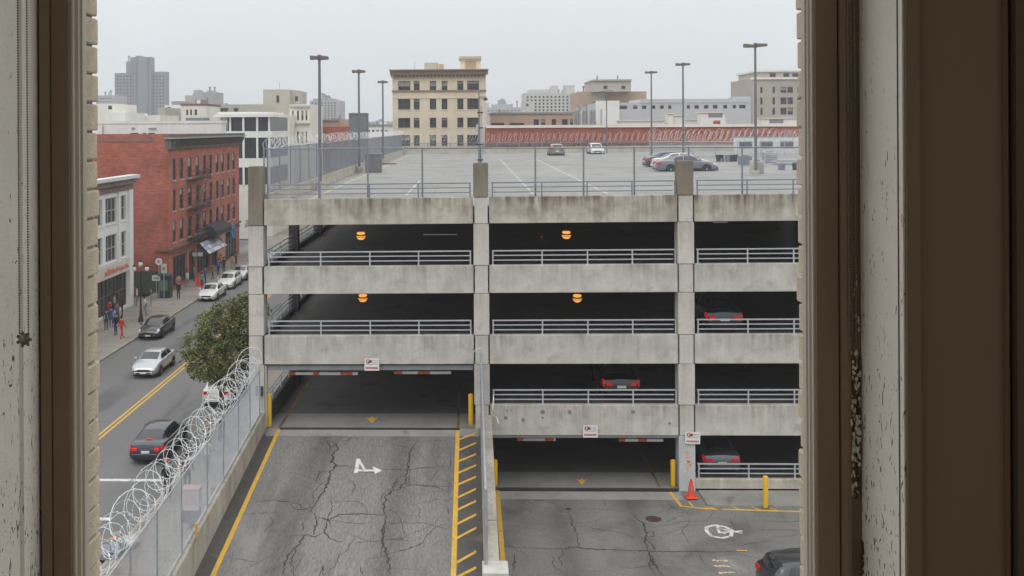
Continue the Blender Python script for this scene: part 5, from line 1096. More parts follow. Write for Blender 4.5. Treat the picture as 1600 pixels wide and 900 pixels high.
def car_fn(st):
    ys_ = [s[0] for s in st]
    def at(y):
        y = max(ys_[0], min(ys_[-1], y)); i = 0
        while i < len(ys_) - 2 and y > ys_[i + 1]: i += 1
        t = (y - ys_[i]) / (ys_[i + 1] - ys_[i]); p0, p1, p2, p3 = st[max(i - 1, 0)], st[i], st[i + 1], st[min(i + 2, len(st) - 1)]
        out = []
        for k in range(1, 6):
            m1 = (p2[k] - p0[k]) / (p2[0] - p0[0] + 1e-9) * (p2[0] - p1[0]) * .5 if i > 0 else (p2[k] - p1[k]); m2 = (p3[k] - p1[k]) / (p3[0] - p1[0] + 1e-9) * (p2[0] - p1[0]) * .5 if i < len(st) - 2 else (p2[k] - p1[k])
            lin = p1[k] + (p2[k] - p1[k]) * t; h = (2 * t**3 - 3 * t**2 + 1) * p1[k] + (t**3 - 2 * t**2 + t) * m1 + (-2 * t**3 + 3 * t**2) * p2[k] + (t**3 - t**2) * m2
            out.append(.5 * lin + .5 * h)
        return out
    def ring(y):
        b, r, w, wr, s = at(y)
        return [(0, s), (w - .16, s), (w - .04, s + .07), (w, s + .22), (w, b - .26), (w - .015, b - .10), (w - .05, b - .02), (w - .10, b + .0), (min(wr + .06, w - .14), max(b + .01, r - .10)) if r - b > .12 else (w - .24, b + .4 * (r - b)), (wr - .04, r - .025), (wr - .22, r - .004), (0, r + .012)]
    def Sf(y, k, off=0.0):                   # k: continuous ring index; off pushes outward
        R = ring(y); i = max(0, min(len(R) - 2, int(k))); t = k - i; a_, b_ = R[i], R[i + 1]; x, z = a_[0] + (b_[0] - a_[0]) * t, a_[1] + (b_[1] - a_[1]) * t
        nx, nz_ = (b_[1] - a_[1]), -(b_[0] - a_[0]); L_ = math.hypot(nx, nz_) or 1
        return x + nx / L_ * off, z + nz_ / L_ * off
    return ring, Sf
def spatch(Sf, y0, y1, k0, k1, sgn, ny=4, nk=3, off=.006, mb=None, skew=None):
    mb = mb or MB(); g_ = []
    for i in range(ny + 1):
        row = []
        for j in range(nk + 1):
            tj = j / nk; a_, b_ = y0, y1
            if skew: a_ = y0 + skew[0] * tj; b_ = y1 + skew[1] * tj
            y = a_ + (b_ - a_) * i / ny; x, z = Sf(y, k0 + (k1 - k0) * tj, off); row.append((x * sgn, y, z))
        g_.append(row)
    for i in range(ny):
        for j in range(nk): mb.quad(g_[i][j], g_[i + 1][j], g_[i + 1][j + 1], g_[i][j + 1])
    return mb
CARS = {}
def car(label, kind, paint, x, y, z, heading, cat='car', group=None, lit=False, plate=True, glass=None):
    st, ra, rb, wa, wb = PAR[kind]; ring, Sf = car_fn(st); L0, L1_ = st[0][0], st[-1][0]
    o = thing('parked_car' if 'parked' in label or 'inside' in label else 'car', label, cat, (x, y, z), group, heading)
    G_ = glass or M['glass_car']
    mb = MB(); ys_ = sorted({*[s[0] for s in st], *[L0 + (L1_ - L0) * i / 30 for i in range(31)]}); n_ = None; rows_ = []
    for yy in ys_:
        R = ring(yy); full = [(-a_, b_) for a_, b_ in reversed(R[1:-1])]; full = [R[0]] + R[1:] + full; rows_.append([(a_, yy, b_) for a_, b_ in full])
    n_ = len(rows_[0]); 
    for r_ in rows_: mb.v += r_
    for i in range(len(rows_) - 1):
        for j in range(n_): k = (j + 1) % n_; mb.f.append((i * n_ + j, i * n_ + k, (i + 1) * n_ + k, (i + 1) * n_ + j)); mb.m.append(0)
    mb.f.append(tuple(range(n_))); mb.f.append(tuple((len(rows_) - 1) * n_ + j for j in reversed(range(n_)))); mb.m += [0, 0]
    body = build('body', mb, paint, o, smooth=True, local=True, angle=38)
    def P_(name, mb_, m_, par=o, sm=False, **k): return build(name, mb_, m_, par, smooth=sm, local=True, **k)
    mb = MB()
    for s_ in (-1, 1): spatch(Sf, wa + .03, wb - .08, 8.95, 11, s_, 6, 4, .006, mb)
    P_('windshield', mb, G_, sm=True)
    mb = MB()
    for s_ in (-1, 1): spatch(Sf, ra + (.06 if kind != 'hatch' else .02), rb - .02, 8.95, 11, s_, 6, 4, .006, mb)
    P_('rear_window', mb, G_, sm=True)
    for s_ in (-1, 1):
        P_('side_window', spatch(Sf, -.30, wa + .42, 7.12, 8.8, s_, 6, 2, .005, None, (0, -.44)), G_, sm=True)
        P_('side_window', spatch(Sf, rb - (.28 if kind != 'hatch' else -.05), -.38, 7.12, 8.8, s_, 6, 2, .005, None, (.3, 0)), G_, sm=True)
        for yy in (-1.0, -.34, .95): P_('door_seam', spatch(Sf, yy, yy + .018, 2.6, 7, s_, 1, 8, .003), M['trim'])
        for yy in (-.62, .28): P_('door_handle', spatch(Sf, yy, yy + .17, 5.05, 5.4, s_, 2, 1, .016), paint)
        P_('sill_trim', spatch(Sf, -1.0, 1.0, 1.2, 2.8, s_, 6, 2, .004), M['trim'])
        mr = MB().box(s_ * .90, s_ * 1.08, .78, .93, .96, 1.10); P_('mirror', mr, paint, bevel=.03)
        for yy in (-1.36, 1.38):
            xs_ = Sf(yy, 4)[0] * s_; w_ = MB().lathe([(.375, 0), (.375, .012 * s_)], (xs_, yy, .36), 20, 'x'); P_('wheel_arch', w_, M['trim'])
            wh = P_('wheel', MB().lathe([(.22, -.20 * s_), (.31, -.20 * s_), (.33, -.16 * s_), (.33, .0), (.31, .035 * s_), (.22, .035 * s_)], (xs_, yy, .33), 20, 'x'), M['tyre'])
            rm = MB().lathe([(.23, .030 * s_), (.23, .037 * s_), (.19, .025 * s_), (.05, .04 * s_)], (xs_, yy, .33), 16, 'x'); P_('rim', rm, M['rim'], wh)
            sp = MB()
            for k in range(5):
                a_ = k * 1.2566 + .3; sp.quad((xs_ + .041 * s_, yy + math.cos(a_) * .07, .33 + math.sin(a_) * .07), (xs_ + .036 * s_, yy + math.cos(a_ + .2) * .19, .33 + math.sin(a_ + .2) * .19), (xs_ + .036 * s_, yy + math.cos(a_ + .9) * .19, .33 + math.sin(a_ + .9) * .19), (xs_ + .041 * s_, yy + math.cos(a_ + 1.1) * .07, .33 + math.sin(a_ + 1.1) * .07))
            P_('rim_opening', sp, M['trim'], wh)
    tl = M['tail'] if lit else M['tail_off']; e0 = L0
    for s_ in (-1, 1):
        P_('taillight', spatch(Sf, e0 + .005, e0 + .26, 4.2, 6.2, s_, 5, 4, .012), tl, sm=True)
        mb = MB(); xa = st[0][3]; mb.box(s_ * .42, s_ * (xa + .02), e0 - .035, e0 + .06, .70 if kind != 'hatch' else .82, .84 if kind != 'hatch' else 1.0); P_('taillight', mb, tl, bevel=.02)
        P_('headlight', spatch(Sf, L1_ - .42, L1_ - .05, 4.9, 7.4, s_, 5, 4, .010), M['headl'], sm=True)
    P_('rear_bumper', MB().extr([(-.80, L0 + .18), (-.66, L0 - .06), (.66, L0 - .06), (.80, L0 + .18)], 'z', .36, .56), paint, bevel=.03)
    P_('bumper_trim', B(-.55, .55, L0 - .07, L0 - .05, .30, .40), M['trim'])
    P_('front_bumper', MB().extr([(-.78, L1_ - .2), (-.62, L1_ + .05), (.62, L1_ + .05), (.78, L1_ - .2)], 'z', .28, .46), paint, bevel=.03)
    P_('grille', B(-.42, .42, L1_ + .0, L1_ + .03, .47, .60), M['trim']); P_('air_intake', B(-.5, .5, L1_ + .045, L1_ + .058, .30, .40), M['trim'])
    if plate: P_('licence_plate', B(-.2, .2, L0 - .062, L0 - .04, .60, .72), M['white']); P_('licence_plate', B(-.2, .2, L1_ + .052, L1_ + .064, .34, .43), M['white'])
    P_('trunk_seam', B(-.62, .62, L0 + .02, L0 + .03, st[2][1] * .62, st[2][1] * .63), M['trim'])
    if kind == 'sedan' and 'inside' not in label: P_('brake_light', B(-.16, .16, ra - .02, ra + .06, st[4][2] + .0, st[4][2] + .05), M['brake'] if lit else M['tail_off'])
    return o
def pnt(name, c, metal=.4, rough=.28): return mat(name, c, rough, metal=metal, var=.03, vs=1, spec=.5, coat=.6)
blk, sil, wht, drk, nav, gry = pnt('car_black', (.006, .006, .007), 0, .32), pnt('car_silver', (.44, .46, .48)), pnt('car_white', (.62, .62, .60), 0), pnt('car_slate', (.035, .042, .052)), pnt('car_navy', (.05, .075, .12)), pnt('car_grey', (.22, .235, .26))
PI = math.pi
car('shiny black parked sedan facing the camera at the far kerb', 'sedan', blk, -25.15, 79.0, 0, PI, group='cars parked along the far kerb', plate=True)
car('white parked sedan facing the camera beside the brick corner, nearest of the row', 'sedan', wht, -25.15, 96.1, 0, PI, group='cars parked along the far kerb')
car('second white parked car of the row, behind the first one', 'hatch', wht, -25.15, 103.0, 0, PI, group='cars parked along the far kerb')
car('third pale parked car up the street, partly behind the second white one', 'sedan', sil, -25.15, 108.6, 0, PI, group='cars parked along the far kerb')
car('dark parked car farthest up the street by the left garage column', 'hatch', drk, -25.1, 116.5, 0, PI, group='cars parked along the far kerb')
car('grey parked car beyond the dark one, just left of the column', 'sedan', gry, -25.1, 123.5, 0, PI, group='cars parked along the far kerb')
car('silver car coming down the street toward the camera beside the tree', 'sedan', sil, -21.6, 67.2, 0, PI)
car('dark slate sedan driving away with its red tail lights lit', 'sedan', drk, -15.95, 50.5, 0, 0, lit=True)
car('white hatchback parked under the street tree with a red tail light', 'hatch', wht, -15.0, 60.2, 0, 0)
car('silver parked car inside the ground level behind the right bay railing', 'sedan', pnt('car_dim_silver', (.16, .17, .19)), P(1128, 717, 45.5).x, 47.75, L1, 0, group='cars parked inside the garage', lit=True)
car('dark parked car inside, seen over the railing of the middle bay', 'sedan', blk, P(971, 604, 45.5).x, 47.75, L2 + .04, 0, group='cars parked inside the garage', lit=True)
car('grey parked car inside the upper right bay with red tail lights', 'sedan', drk, P(1132, 497, 45.5).x, 47.75, L3 + .04, 0, group='cars parked inside the garage', lit=True)
a_ = G(871, 245, DK); car('pale-roofed dark car parked alone at the far end of the roof', 'hatch', pnt('car_taupe', (.20, .20, .20)), a_.x, a_.y + 2.2, DK, 0, group='cars parked on the roof deck')
a_ = G(934, 243, DK); car('white car parked at the far end of the roof, right of the dark one', 'hatch', wht, a_.x, a_.y + 2.2, DK, PI, group='cars parked on the roof deck')
car('silver coupe parked nearest on the roof, behind the right column stub', 'coupe', pnt('car_steel', (.17, .19, .23)), P(1026, 260, 76).x + 2.3, 76.6, DK, -PI / 2 + .06, group='cars parked on the roof deck')
car('white sedan parked between the silver coupe and the navy car on the roof', 'sedan', wht, P(1020, 260, 80.6).x + 2.3, 80.6, DK, -PI / 2 + .05, group='cars parked on the roof deck')
car('navy car parked third in the row on the roof, mostly hidden', 'sedan', nav, P(1007, 260, 85).x + 2.3, 85.0, DK, -PI / 2 + .05, group='cars parked on the roof deck')
car('dark slate hatchback entering the lot at the lower right corner', 'hatch', pnt('car_charcoal', (.045, .048, .052)), 11.95, 34.0, LOTZ, -PI / 2 + .10)

# ================================================================== PEOPLE
def skeleton(pose):
    s_ = {'stand': (0, 0, 0), 'walk': (.22, -.18, .14), 'lean': (.05, -.03, .1)}[pose]
    f, bk, arm = s_; ln = .10 if pose == 'lean' else 0
    V = [((0, 0, .96), .135, .10), ((0, .01 + ln * .3, 1.12), .125, .09), ((0, .0 + ln * .8, 1.30), .165, .11), ((0, -.01 + ln, 1.43), .10, .075), ((0, .0 + ln, 1.50), .052, .052), ((0, .02 + ln * 1.2, 1.58), .074, .088), ((0, .02 + ln * 1.2, 1.66), .078, .095), ((0, .01 + ln * 1.2, 1.73), .055, .065)]
    E = [(0, 1), (1, 2), (2, 3), (3, 4), (4, 5), (5, 6), (6, 7)]
    for sx, ff in ((-1, f), (1, bk)):
        b = len(V); V += [((sx * .095, 0, .90), .088, .088), ((sx * .105, ff * .45 + .02, .50), .058, .06), ((sx * .105, ff * 1.0 - .02, .10), .038, .042), ((sx * .115, ff * 1.0 + .12, .04), .038, .03)]
        E += [(0, b), (b, b + 1), (b + 1, b + 2), (b + 2, b + 3)]
    for sx, ff in ((-1, -arm), (1, arm)):
        b = len(V); el = (sx * .235, ff * .5 + ln * .6, 1.15); wr = (sx * .24, ff * 1.2 + .07 + ln, .93)
        V += [((sx * .175, ln * .9, 1.415), .062, .062), (el, .045, .045), (wr, .028, .03), ((sx * .235, wr[1] + .03, .855), .022, .038)]
        E += [(3, b), (b, b + 1), (b + 1, b + 2), (b + 2, b + 3)]
        h = b + 3
        for q in range(4):
            c = len(V); V += [((sx * (.225 + .004 * q), wr[1] - .005 + q * .022, .80), .009, .009), ((sx * .215, wr[1] + .005 + q * .02, .762 + abs(q - 1.3) * .006), .007, .007)]; E += [(h, c), (c, c + 1)]
        c = len(V); V += [((sx * .21, wr[1] + .075, .85), .010, .010), ((sx * .20, wr[1] + .09, .815), .008, .008)]; E += [(h, c), (c, c + 1)]
    return V, E
PM = {}
def person_mesh(pose):
    if pose in PM: return PM[pose]
    V, E = skeleton(pose); me = bpy.data.meshes.new('sk'); me.from_pydata([v[0] for v in V], E, []); ob = bpy.data.objects.new('sk', me); C.objects.link(ob)
    md = ob.modifiers.new('s', 'SKIN'); sv = me.skin_vertices[0].data
    for i, v in enumerate(V): sv[i].radius = (v[1], v[2]); sv[i].use_root = (i == 0)
    md.use_smooth_shade = True; sb_ = ob.modifiers.new('d', 'SUBSURF'); sb_.levels = 1; sb_.render_levels = 1
    dg = bpy.context.evaluated_depsgraph_get(); m2 = bpy.data.meshes.new_from_object(ob.evaluated_get(dg)); bpy.data.objects.remove(ob); m2.name = 'person_body'
    m2.materials.clear()
    for k in range(4): m2.materials.append(None)
    for p in m2.polygons:
        c = p.center
        p.material_index = 3 if c.z < .085 else 0 if (c.z > 1.475 or (c.z < .91 and abs(c.x) > .185)) else 2 if c.z < .95 and abs(c.x) < .2 else 1
        p.use_smooth = True
    PM[pose] = m2; return m2
skn = mat('skin', (.45, .27, .19), .6, var=.05)
skd = mat('skin_brown', (.17, .09, .06), .6, var=.05)
cloth = lambda nm, c: mat('cloth_' + nm, c, .9, var=.15, vs=9)
def person(label, px, py, X=None, pose='stand', yaw=0, top=(.1, .1, .1), legs=(.03, .03, .04), hair=(.02, .015, .01), sk=skn, h=1.75, zg=.15, cap=None, bag=None, P3=None, group=None):
    p = P3 or G(px, py, zg); o = thing('person', label, 'person', (p[0], p[1], zg), group, yaw); s_ = h / 1.77
    body = bpy.data.objects.new('body', person_mesh(pose)); C.objects.link(body); body.parent = o; body.scale = (s_, s_, s_)
    for i, m_ in enumerate((sk, cloth('t%.2f%.2f%.2f' % top, top), cloth('l%.2f%.2f%.2f' % legs, legs), cloth('shoe', (.03, .03, .03)))):
        body.material_slots[i].link = 'OBJECT'; body.material_slots[i].material = m_
    ln = .12 if pose == 'lean' else 0; hy = .02 + ln
    hm = MB()
    for j in range(5):
        for k in range(12): pass
    hm.lathe([(.094, -.045), (.107, .02), (.098, .075), (.06, .115), (.01, .13)], (0, hy - .018, 1.655), 12)
    hm.v = [(x, y - (.02 if z < 1.66 and y > hy else 0) - (.03 if z < 1.63 and y > hy else 0), z + (.05 if y > hy + .03 and z < 1.7 else 0)) for x, y, z in hm.v]
    ho = build('hair' if not cap else 'cap', hm, cap or cloth('hair%.2f' % hair[0], hair), o, smooth=True, local=True); ho.scale = (s_, s_, s_)
    fm = MB().lathe([(.012, 0), (.018, -.03), (.004, -.035)], (0, hy + .098, 1.635), 6); fo_ = build('nose', fm, sk, o, local=True); fo_.scale = (s_, s_, s_)
    em = MB()
    for sx in (-1, 1): em.lathe([(.011, 0), (.008, .006)], (sx * .032, hy + .085, 1.655), 6, 'y')
    em.box(-.022, .022, hy + .084, hy + .092, 1.578, 1.585); eo = build('face', em, cloth('eye', (.03, .015, .012)), o, local=True); eo.scale = (s_, s_, s_)
    if bag:
        b_ = build('backpack', MB().box(-.16, .16, -.30 + ln, -.13 + ln, 1.02, 1.42), bag, o, local=True, bevel=.05)
    return o
RED, BLU, WHT, BLK = (.55, .03, .03), (.05, .12, .32), (.6, .6, .58), (.02, .02, .022)
gW = 'people outside the white shop'
person('person in a red jacket and red trousers standing near the kerb by the white shop', 190, 529, yaw=-.6, top=RED, legs=(.5, .05, .04), pose='walk', sk=skn)
person('person in black and dark blue carrying a dark bag, left of the red-clad one', 181, 524, yaw=2.6, top=BLK, legs=(.03, .05, .12), bag=cloth('bag', (.02, .02, .025)))
person('person in a red top by the dark shop window at the left edge', 173, 500, yaw=1.2, top=(.5, .03, .04), legs=(.06, .09, .2), pose='lean')
person('person in blue jeans and a blue top behind the red jackets', 174, 512, yaw=.4, top=BLU, legs=(.05, .08, .2))
person('person in black against the shopfront right of the red group', 191, 494, yaw=2, top=BLK, legs=BLK, sk=skd)
person('person in a white shirt and grey trousers beside the street lamp', 226, 494, yaw=-1.2, top=WHT, legs=(.25, .25, .27), pose='walk')
person('person in white walking close to the brick side wall', 214, 477, yaw=1.8, top=(.55, .5, .45), legs=(.2, .18, .16))
person('person dressed all in black standing alone at the brick corner', 279, 468, yaw=2.8, top=BLK, legs=BLK, hair=(.02, .015, .01))
person('person in a pink top in front of the green shop window', 279, 455, yaw=.3, top=(.55, .3, .28), legs=(.3, .2, .2))
person('person in a grey white shirt leaving the shop doorway', 293, 449, yaw=-2, top=(.5, .5, .5), legs=(.35, .28, .24), pose='walk')
person('person in a blue jacket by the parked white cars', 321, 443, yaw=2.2, top=(.04, .12, .35), legs=(.02, .03, .06))
person('person in a bright blue shirt farther up under the lightbox sign', 341, 429, yaw=1.2, top=(.04, .2, .6), legs=(.05, .06, .1))
person('person in a brown coat between the two blue-clad people', 332, 437, yaw=-.8, top=(.25, .17, .11), legs=(.1, .08, .07), pose='walk')
person('person in dark clothes beside the brown-coated one up the street', 350, 425, yaw=.8, top=(.04, .04, .05), legs=BLK)
person('person in a beige coat near the salmon pier', 363, 421, yaw=.2, top=(.5, .38, .22), legs=(.3, .24, .16))
person('person in a dark green jacket at the left edge outside the white shop', 166, 516, yaw=.9, top=(.04, .08, .05), legs=BLK)
person('person in a purple grey coat behind the group at the white shop', 183, 505, yaw=-2.2, top=(.16, .12, .18), legs=(.05, .05, .08), pose='walk')
person('person in a white cap-sleeve top between the blue and red clad people', 178, 489, yaw=2.4, top=(.5, .5, .5), legs=(.05, .08, .18), sk=skd)
person('person in an orange vest next to the salmon pier, up the street', 345, 421, yaw=.5, top=(.6, .2, .05), legs=(.05, .05, .08), pose='walk')
person('person in a long grey coat under the projecting white sign', 303, 441, yaw=-1, top=(.18, .18, .19), legs=(.1, .1, .1))
person('person in a teal shirt walking past the red sandwich board', 316, 452, yaw=.1, top=(.05, .25, .25), legs=(.06, .06, .09), pose='walk')
person('person in a maroon top nearest the far garage column', 369, 417, yaw=2, top=(.25, .04, .05), legs=BLK, pose='walk')
o = person('person in a red knit cap and black jacket near the kerb behind the razor wire', 0, 0, P3=(-13.45, 43.6, .15), yaw=.2, pose='walk', top=BLK, legs=(.04, .04, .05), cap=cloth('redcap', (.55, .09, .05)), bag=cloth('bag', (.02, .02, .025)))
person('person in a dark red sweater walking just ahead of the red-capped one', 0, 0, P3=(-12.75, 44.2, .15), yaw=.1, pose='walk', top=(.12, .05, .05), legs=(.06, .06, .07))
person('person with dark hair and a tan coat beside the dark sedan', 0, 0, P3=(-13.25, 49.6, .15), yaw=.4, pose='stand', top=(.3, .24, .16), legs=(.1, .08, .07))
person('person in a white top behind the razor wire, right of the tan coat', 0, 0, P3=(-12.5, 46.6, .15), yaw=-.3, pose='walk', top=(.68, .67, .65), legs=(.2, .2, .22))

# ================================================================== THE WINDOW AND THE ROOM ONE LOOKS OUT OF
def wx(px, Y): return P(px, 450, Y).x
z0, z1 = CZ - 1.35, CZ + 1.7
YF, YI = 2.20, 2.00
xl, xr_ = wx(62, YF), wx(1343, YF)             # opening between the inner reveals
ext = brick_mat('house_brick', (.42, .36, .27), (.38, .32, .235), (.16, .14, .12), 1, 'x', .22, .075)
hw = thing('brick_house_wall', 'painted buff brick wall of the house one looks out of, framing the view', 'wall', (0, 2.5, 0))
XL, XRt = wx(154, 2.62), wx(1246, 2.62)
build('wall', B(-6, XL - .11, 2.43, 2.60, 0, CZ + 4), ext, hw); build('wall', B(XRt + .11, 6, 2.43, 2.60, 0, CZ + 4), ext, hw); build('wall', B(XL - .109, XRt + .109, 2.43, 2.60, 0, z0 - .1), ext, hw); build('wall', B(XL - .109, XRt + .109, 2.43, 2.60, z1 + .1, CZ + 4), ext, hw)
mortar = mat('old_mortar', (.34, .29, .22), .95, var=.2, vs=9, bump=.5, bs=80); bkm = mat('buff_brick', (.66, .565, .42), .9, var=.14, vs=6, bump=.5, bs=120, fine=.16, blotch=[((.40, .32, .22), 30, .66, .06), ((.72, .65, .52), 5, .62, .1)])
build('mortar_bed', B(XL - .108, XL - .008, 2.435, 2.605, z0 - .1, z1 + .1), mortar, hw); build('mortar_bed', B(XRt + .008, XRt + .108, 2.435, 2.605, z0 - .1, z1 + .1), mortar, hw)
bp = None
for side in (0, 1):
    z = z0 - .09; k = 0
    while z < z1 + .05:
        if bp is None or bp[0] != side:
            x0, x1 = (XL - .105, XL) if side == 0 else (XRt, XRt + .105)
            xm_ = (x0 + x1) / 2; c = build('brick', B(x0 - xm_, x1 - xm_, -.095, .095, 0, .069), bkm, hw, local=True, bevel=.0035); bp = (side, c, xm_)
        else: c = bp[1].copy(); C.objects.link(c)
        c.location = Vector((bp[2] + rnd.uniform(-.002, .002) + (.0 if k % 2 else .002), 2.525 + rnd.uniform(-.004, .004), z)) - Vector((0, 2.5, 0)); c.rotation_euler = (0, 0, rnd.uniform(-.012, .012))
        z += .0757; k += 1
# the window: jamb, sash, beads, glass
wf = thing('window', 'old cream painted window with chipped reveals, brown sash sides and a dusty pane', 'window', (0, YF, z0))
pr_, ps = M['paint_room'], M['paint_sash']
chipm = mat('flaking_cream_paint', (.88, .84, .76), .55, var=.05, vs=5, bump=.18, bs=90)
def chips(m, dens):
    N = m.node_tree.nodes; L = m.node_tree.links; b = N['Principled BSDF']; src = b.inputs['Base Color'].links[0].from_socket
    tc = N.new('ShaderNodeTexCoord'); mp = N.new('ShaderNodeMapping'); mp.inputs['Scale'].default_value = (44, 44, 15); L.new(tc.outputs['Object'], mp.inputs[0])
    t = N.new('ShaderNodeTexNoise'); t.inputs['Scale'].default_value = 2.4; t.inputs['Detail'].default_value = 3; t.inputs['Distortion'].default_value = 1.2; L.new(mp.outputs[0], t.inputs[0])
    sp = N.new('ShaderNodeSeparateXYZ'); L.new(tc.outputs['Object'], sp.inputs[0])
    zr_ = N.new('ShaderNodeMapRange'); zr_.inputs[1].default_value = CZ + .1; zr_.inputs[2].default_value = CZ - .9; zr_.inputs[3].default_value = .70; zr_.inputs[4].default_value = dens; L.new(sp.outputs[2], zr_.inputs[0])
    g = N.new('ShaderNodeMath'); g.operation = 'SUBTRACT'; L.new(t.outputs[0], g.inputs[0]); L.new(zr_.outputs[0], g.inputs[1])
    r = N.new('ShaderNodeMapRange'); r.inputs[1].default_value = 0; r.inputs[2].default_value = .015; L.new(g.outputs[0], r.inputs[0])
    mx = N.new('ShaderNodeMixRGB'); mx.inputs[2].default_value = (.17, .135, .095, 1); L.new(r.outputs[0], mx.inputs[0]); L.new(src, mx.inputs[1]); L.new(mx.outputs[0], b.inputs['Base Color'])
    bp = N.new('ShaderNodeBump'); bp.inputs['Strength'].default_value = .6; bp.inputs['Distance'].default_value = -.004; L.new(r.outputs[0], bp.inputs['Height'])
    old = b.inputs['Normal'].links[0].from_socket; L.new(old, bp.inputs['Normal']); L.new(bp.outputs[0], b.inputs['Normal'])
chips(chipm, .615)
def prof(name, pts, m, kids=True): return build(name, MB().extr(pts, 'z', z0, z1), m, wf)
# left side, from the room outwards (x, y)
a_ = wx(0, YI) - .03
prof('inner_reveal', [(xl - .06, YF), (xl - .001, YF), (wx(36, 2.09), 2.09), (wx(34, 2.09) - .004, 2.085), (wx(-8, YI), YI), (a_ - .06, YI)], chipm)
prof('stop_bead', [(xl, YF), (wx(63.5, YF - .005), YF - .008), (wx(67, YF), YF - .012), (wx(74, YF), YF - .008), (wx(79, YF), YF + .0), (wx(79, YF), YF + .02), (xl, YF + .02)], ps)
prof('groove', [(wx(79.1, YF), YF + .012), (wx(83, YF), YF + .012), (wx(83, YF), YF + .03), (wx(79.1, YF), YF + .03)], M['trim'])
prof('sash_stile', [(wx(79, YF), YF + .013), (wx(80.5, YF), YF + .004), (wx(108, YF), YF + .004), (wx(108, YF), YF + .05), (wx(79, YF), YF + .05)], ps)
prof('sash_moulding', [(wx(108, YF), YF + .012), (wx(111, YF), YF + .012), (wx(113.5, YF + .022), YF + .022), (wx(116.5, YF + .024), YF + .024), (wx(119, YF + .036), YF + .036), (wx(124, YF + .036), YF + .038), (wx(126.5, YF + .048), YF + .05), (wx(131, YF + .052), YF + .052), (wx(131, YF + .052), YF + .075), (wx(108, YF), YF + .075)], mat('moulding_cream', (.60, .55, .46), .45, var=.05, vs=5, bump=.1, bs=90))
prof('weather_strip', [(wx(129, YF + .08), YF + .076), (wx(132.5, YF + .08), YF + .08), (wx(132, YF + .14), YF + .14), (wx(129, YF + .14) - .03, YF + .14)], M['trim'])
# right side
prof('inner_reveal', [(wx(1345, YF), YF), (wx(1403, 2.03), 2.03), (wx(1403.3, 2.03) + .001, 2.036), (wx(1405.2, 2.03), 2.03), (wx(1406, 2.02), 2.02), (wx(1411.5, YI), YI), (wx(1414, YI), YI), (wx(1414, YI) + .02, YI), (wx(1414, YI) + .02, YF)], chipm)
prof('stop_bead', [(wx(1312, YF), YF + .03), (wx(1314, YF), YF + .0), (wx(1320, YF), YF - .012), (wx(1327, YF), YF - .008), (wx(1332, YF), YF + .006), (wx(1345, YF) + .002, YF + .006), (wx(1345, YF) + .002, YF + .03)], ps)
prof('sash_stile', [(wx(1277, YF), YF + .004), (wx(1311, YF), YF + .004), (wx(1313, YF), YF + .012), (wx(1313, YF), YF + .05), (wx(1277, YF), YF + .05)], ps)
prof('sash_moulding', [(wx(1277, YF), YF + .012), (wx(1274.5, YF), YF + .012), (wx(1272.5, YF + .022), YF + .022), (wx(1270, YF + .024), YF + .024), (wx(1267.5, YF + .036), YF + .036), (wx(1264.5, YF + .036), YF + .038), (wx(1262.5, YF + .048), YF + .05), (wx(1259, YF + .052), YF + .052), (wx(1259, YF + .052), YF + .075), (wx(1277, YF), YF + .075)], mat('moulding_cream', (.60, .55, .46), .45, var=.05, vs=5, bump=.1, bs=90))
prof('weather_strip', [(wx(1260, YF + .08), YF + .076), (wx(1257.5, YF + .08), YF + .08), (wx(1258, YF + .14), YF + .14), (wx(1262, YF + .14) + .03, YF + .14)], M['trim'])
gx0, gx1 = wx(127, YF + .07), wx(1263, YF + .07)
build('sash_rail', B(gx0 - .06, gx1 + .06, YF + .02, YF + .12, z0, z0 + .12), ps, wf); build('sash_rail', B(gx0 - .06, gx1 + .06, YF + .02, YF + .12, z1 - .1, z1), ps, wf)
build('sill', B(xl - .05, wx(1345, YF) + .05, YI - .08, 2.62, z0 - .06, z0 - .001), pr_, wf); build('head', B(xl - .05, wx(1345, YF) + .05, YI, 2.43, z1 + .001, z1 + .08), pr_, wf)
build('pane', MB().quad((gx0 - .01, YF + .0775, z0 + .11), (gx1 + .01, YF + .0775, z0 + .11), (gx1 + .01, YF + .0775, z1 - .09), (gx0 - .01, YF + .0775, z1 - .09)), pane_mat('dusty_pane', .004), wf)
# flakes of lifted paint along the right reveal's inner edge
fl = MB()
for _ in range(110):
    py_ = rnd.choice((rnd.uniform(560, 780), rnd.uniform(430, 800), rnd.uniform(600, 740))); c = P(rnd.uniform(1329, 1343), py_, YF - .006); r_ = rnd.uniform(.0015, .0052)
    k = rnd.randint(5, 7); i = len(fl.v); pts = []
    for q in range(k): t = 2 * PI * q / k; rr = r_ * rnd.uniform(.6, 1.3); pts.append((c.x + rr * math.cos(t) * .7, c.y - rnd.uniform(.0, .008), c.z + rr * math.sin(t) * 1.5))
    fl.quad(*pts); fl.quad(*[(x, y + .0015, z) for x, y, z in reversed(pts)])
build('paint_flake', fl, mat('old_white_paint', (.62, .58, .5), .7, var=.1), wf, kind='stuff')
gg = MB()
for py0, py1, px0 in ((640, 700, 1341), (700, 780, 1339), (560, 600, 1342), (846, 898, 1347), (610, 650, 1340)):
    y = py0
    while y < py1: c = P(px0 + rnd.uniform(-2, 2), y, YF - .008); gg.lathe([(.0035, 0), (.002, -.002)], c, 5, 'y'); y += 3
build('paint_gouge', gg, mat('bare_wood_dark', (.06, .045, .03), .9), wf, kind='stuff')
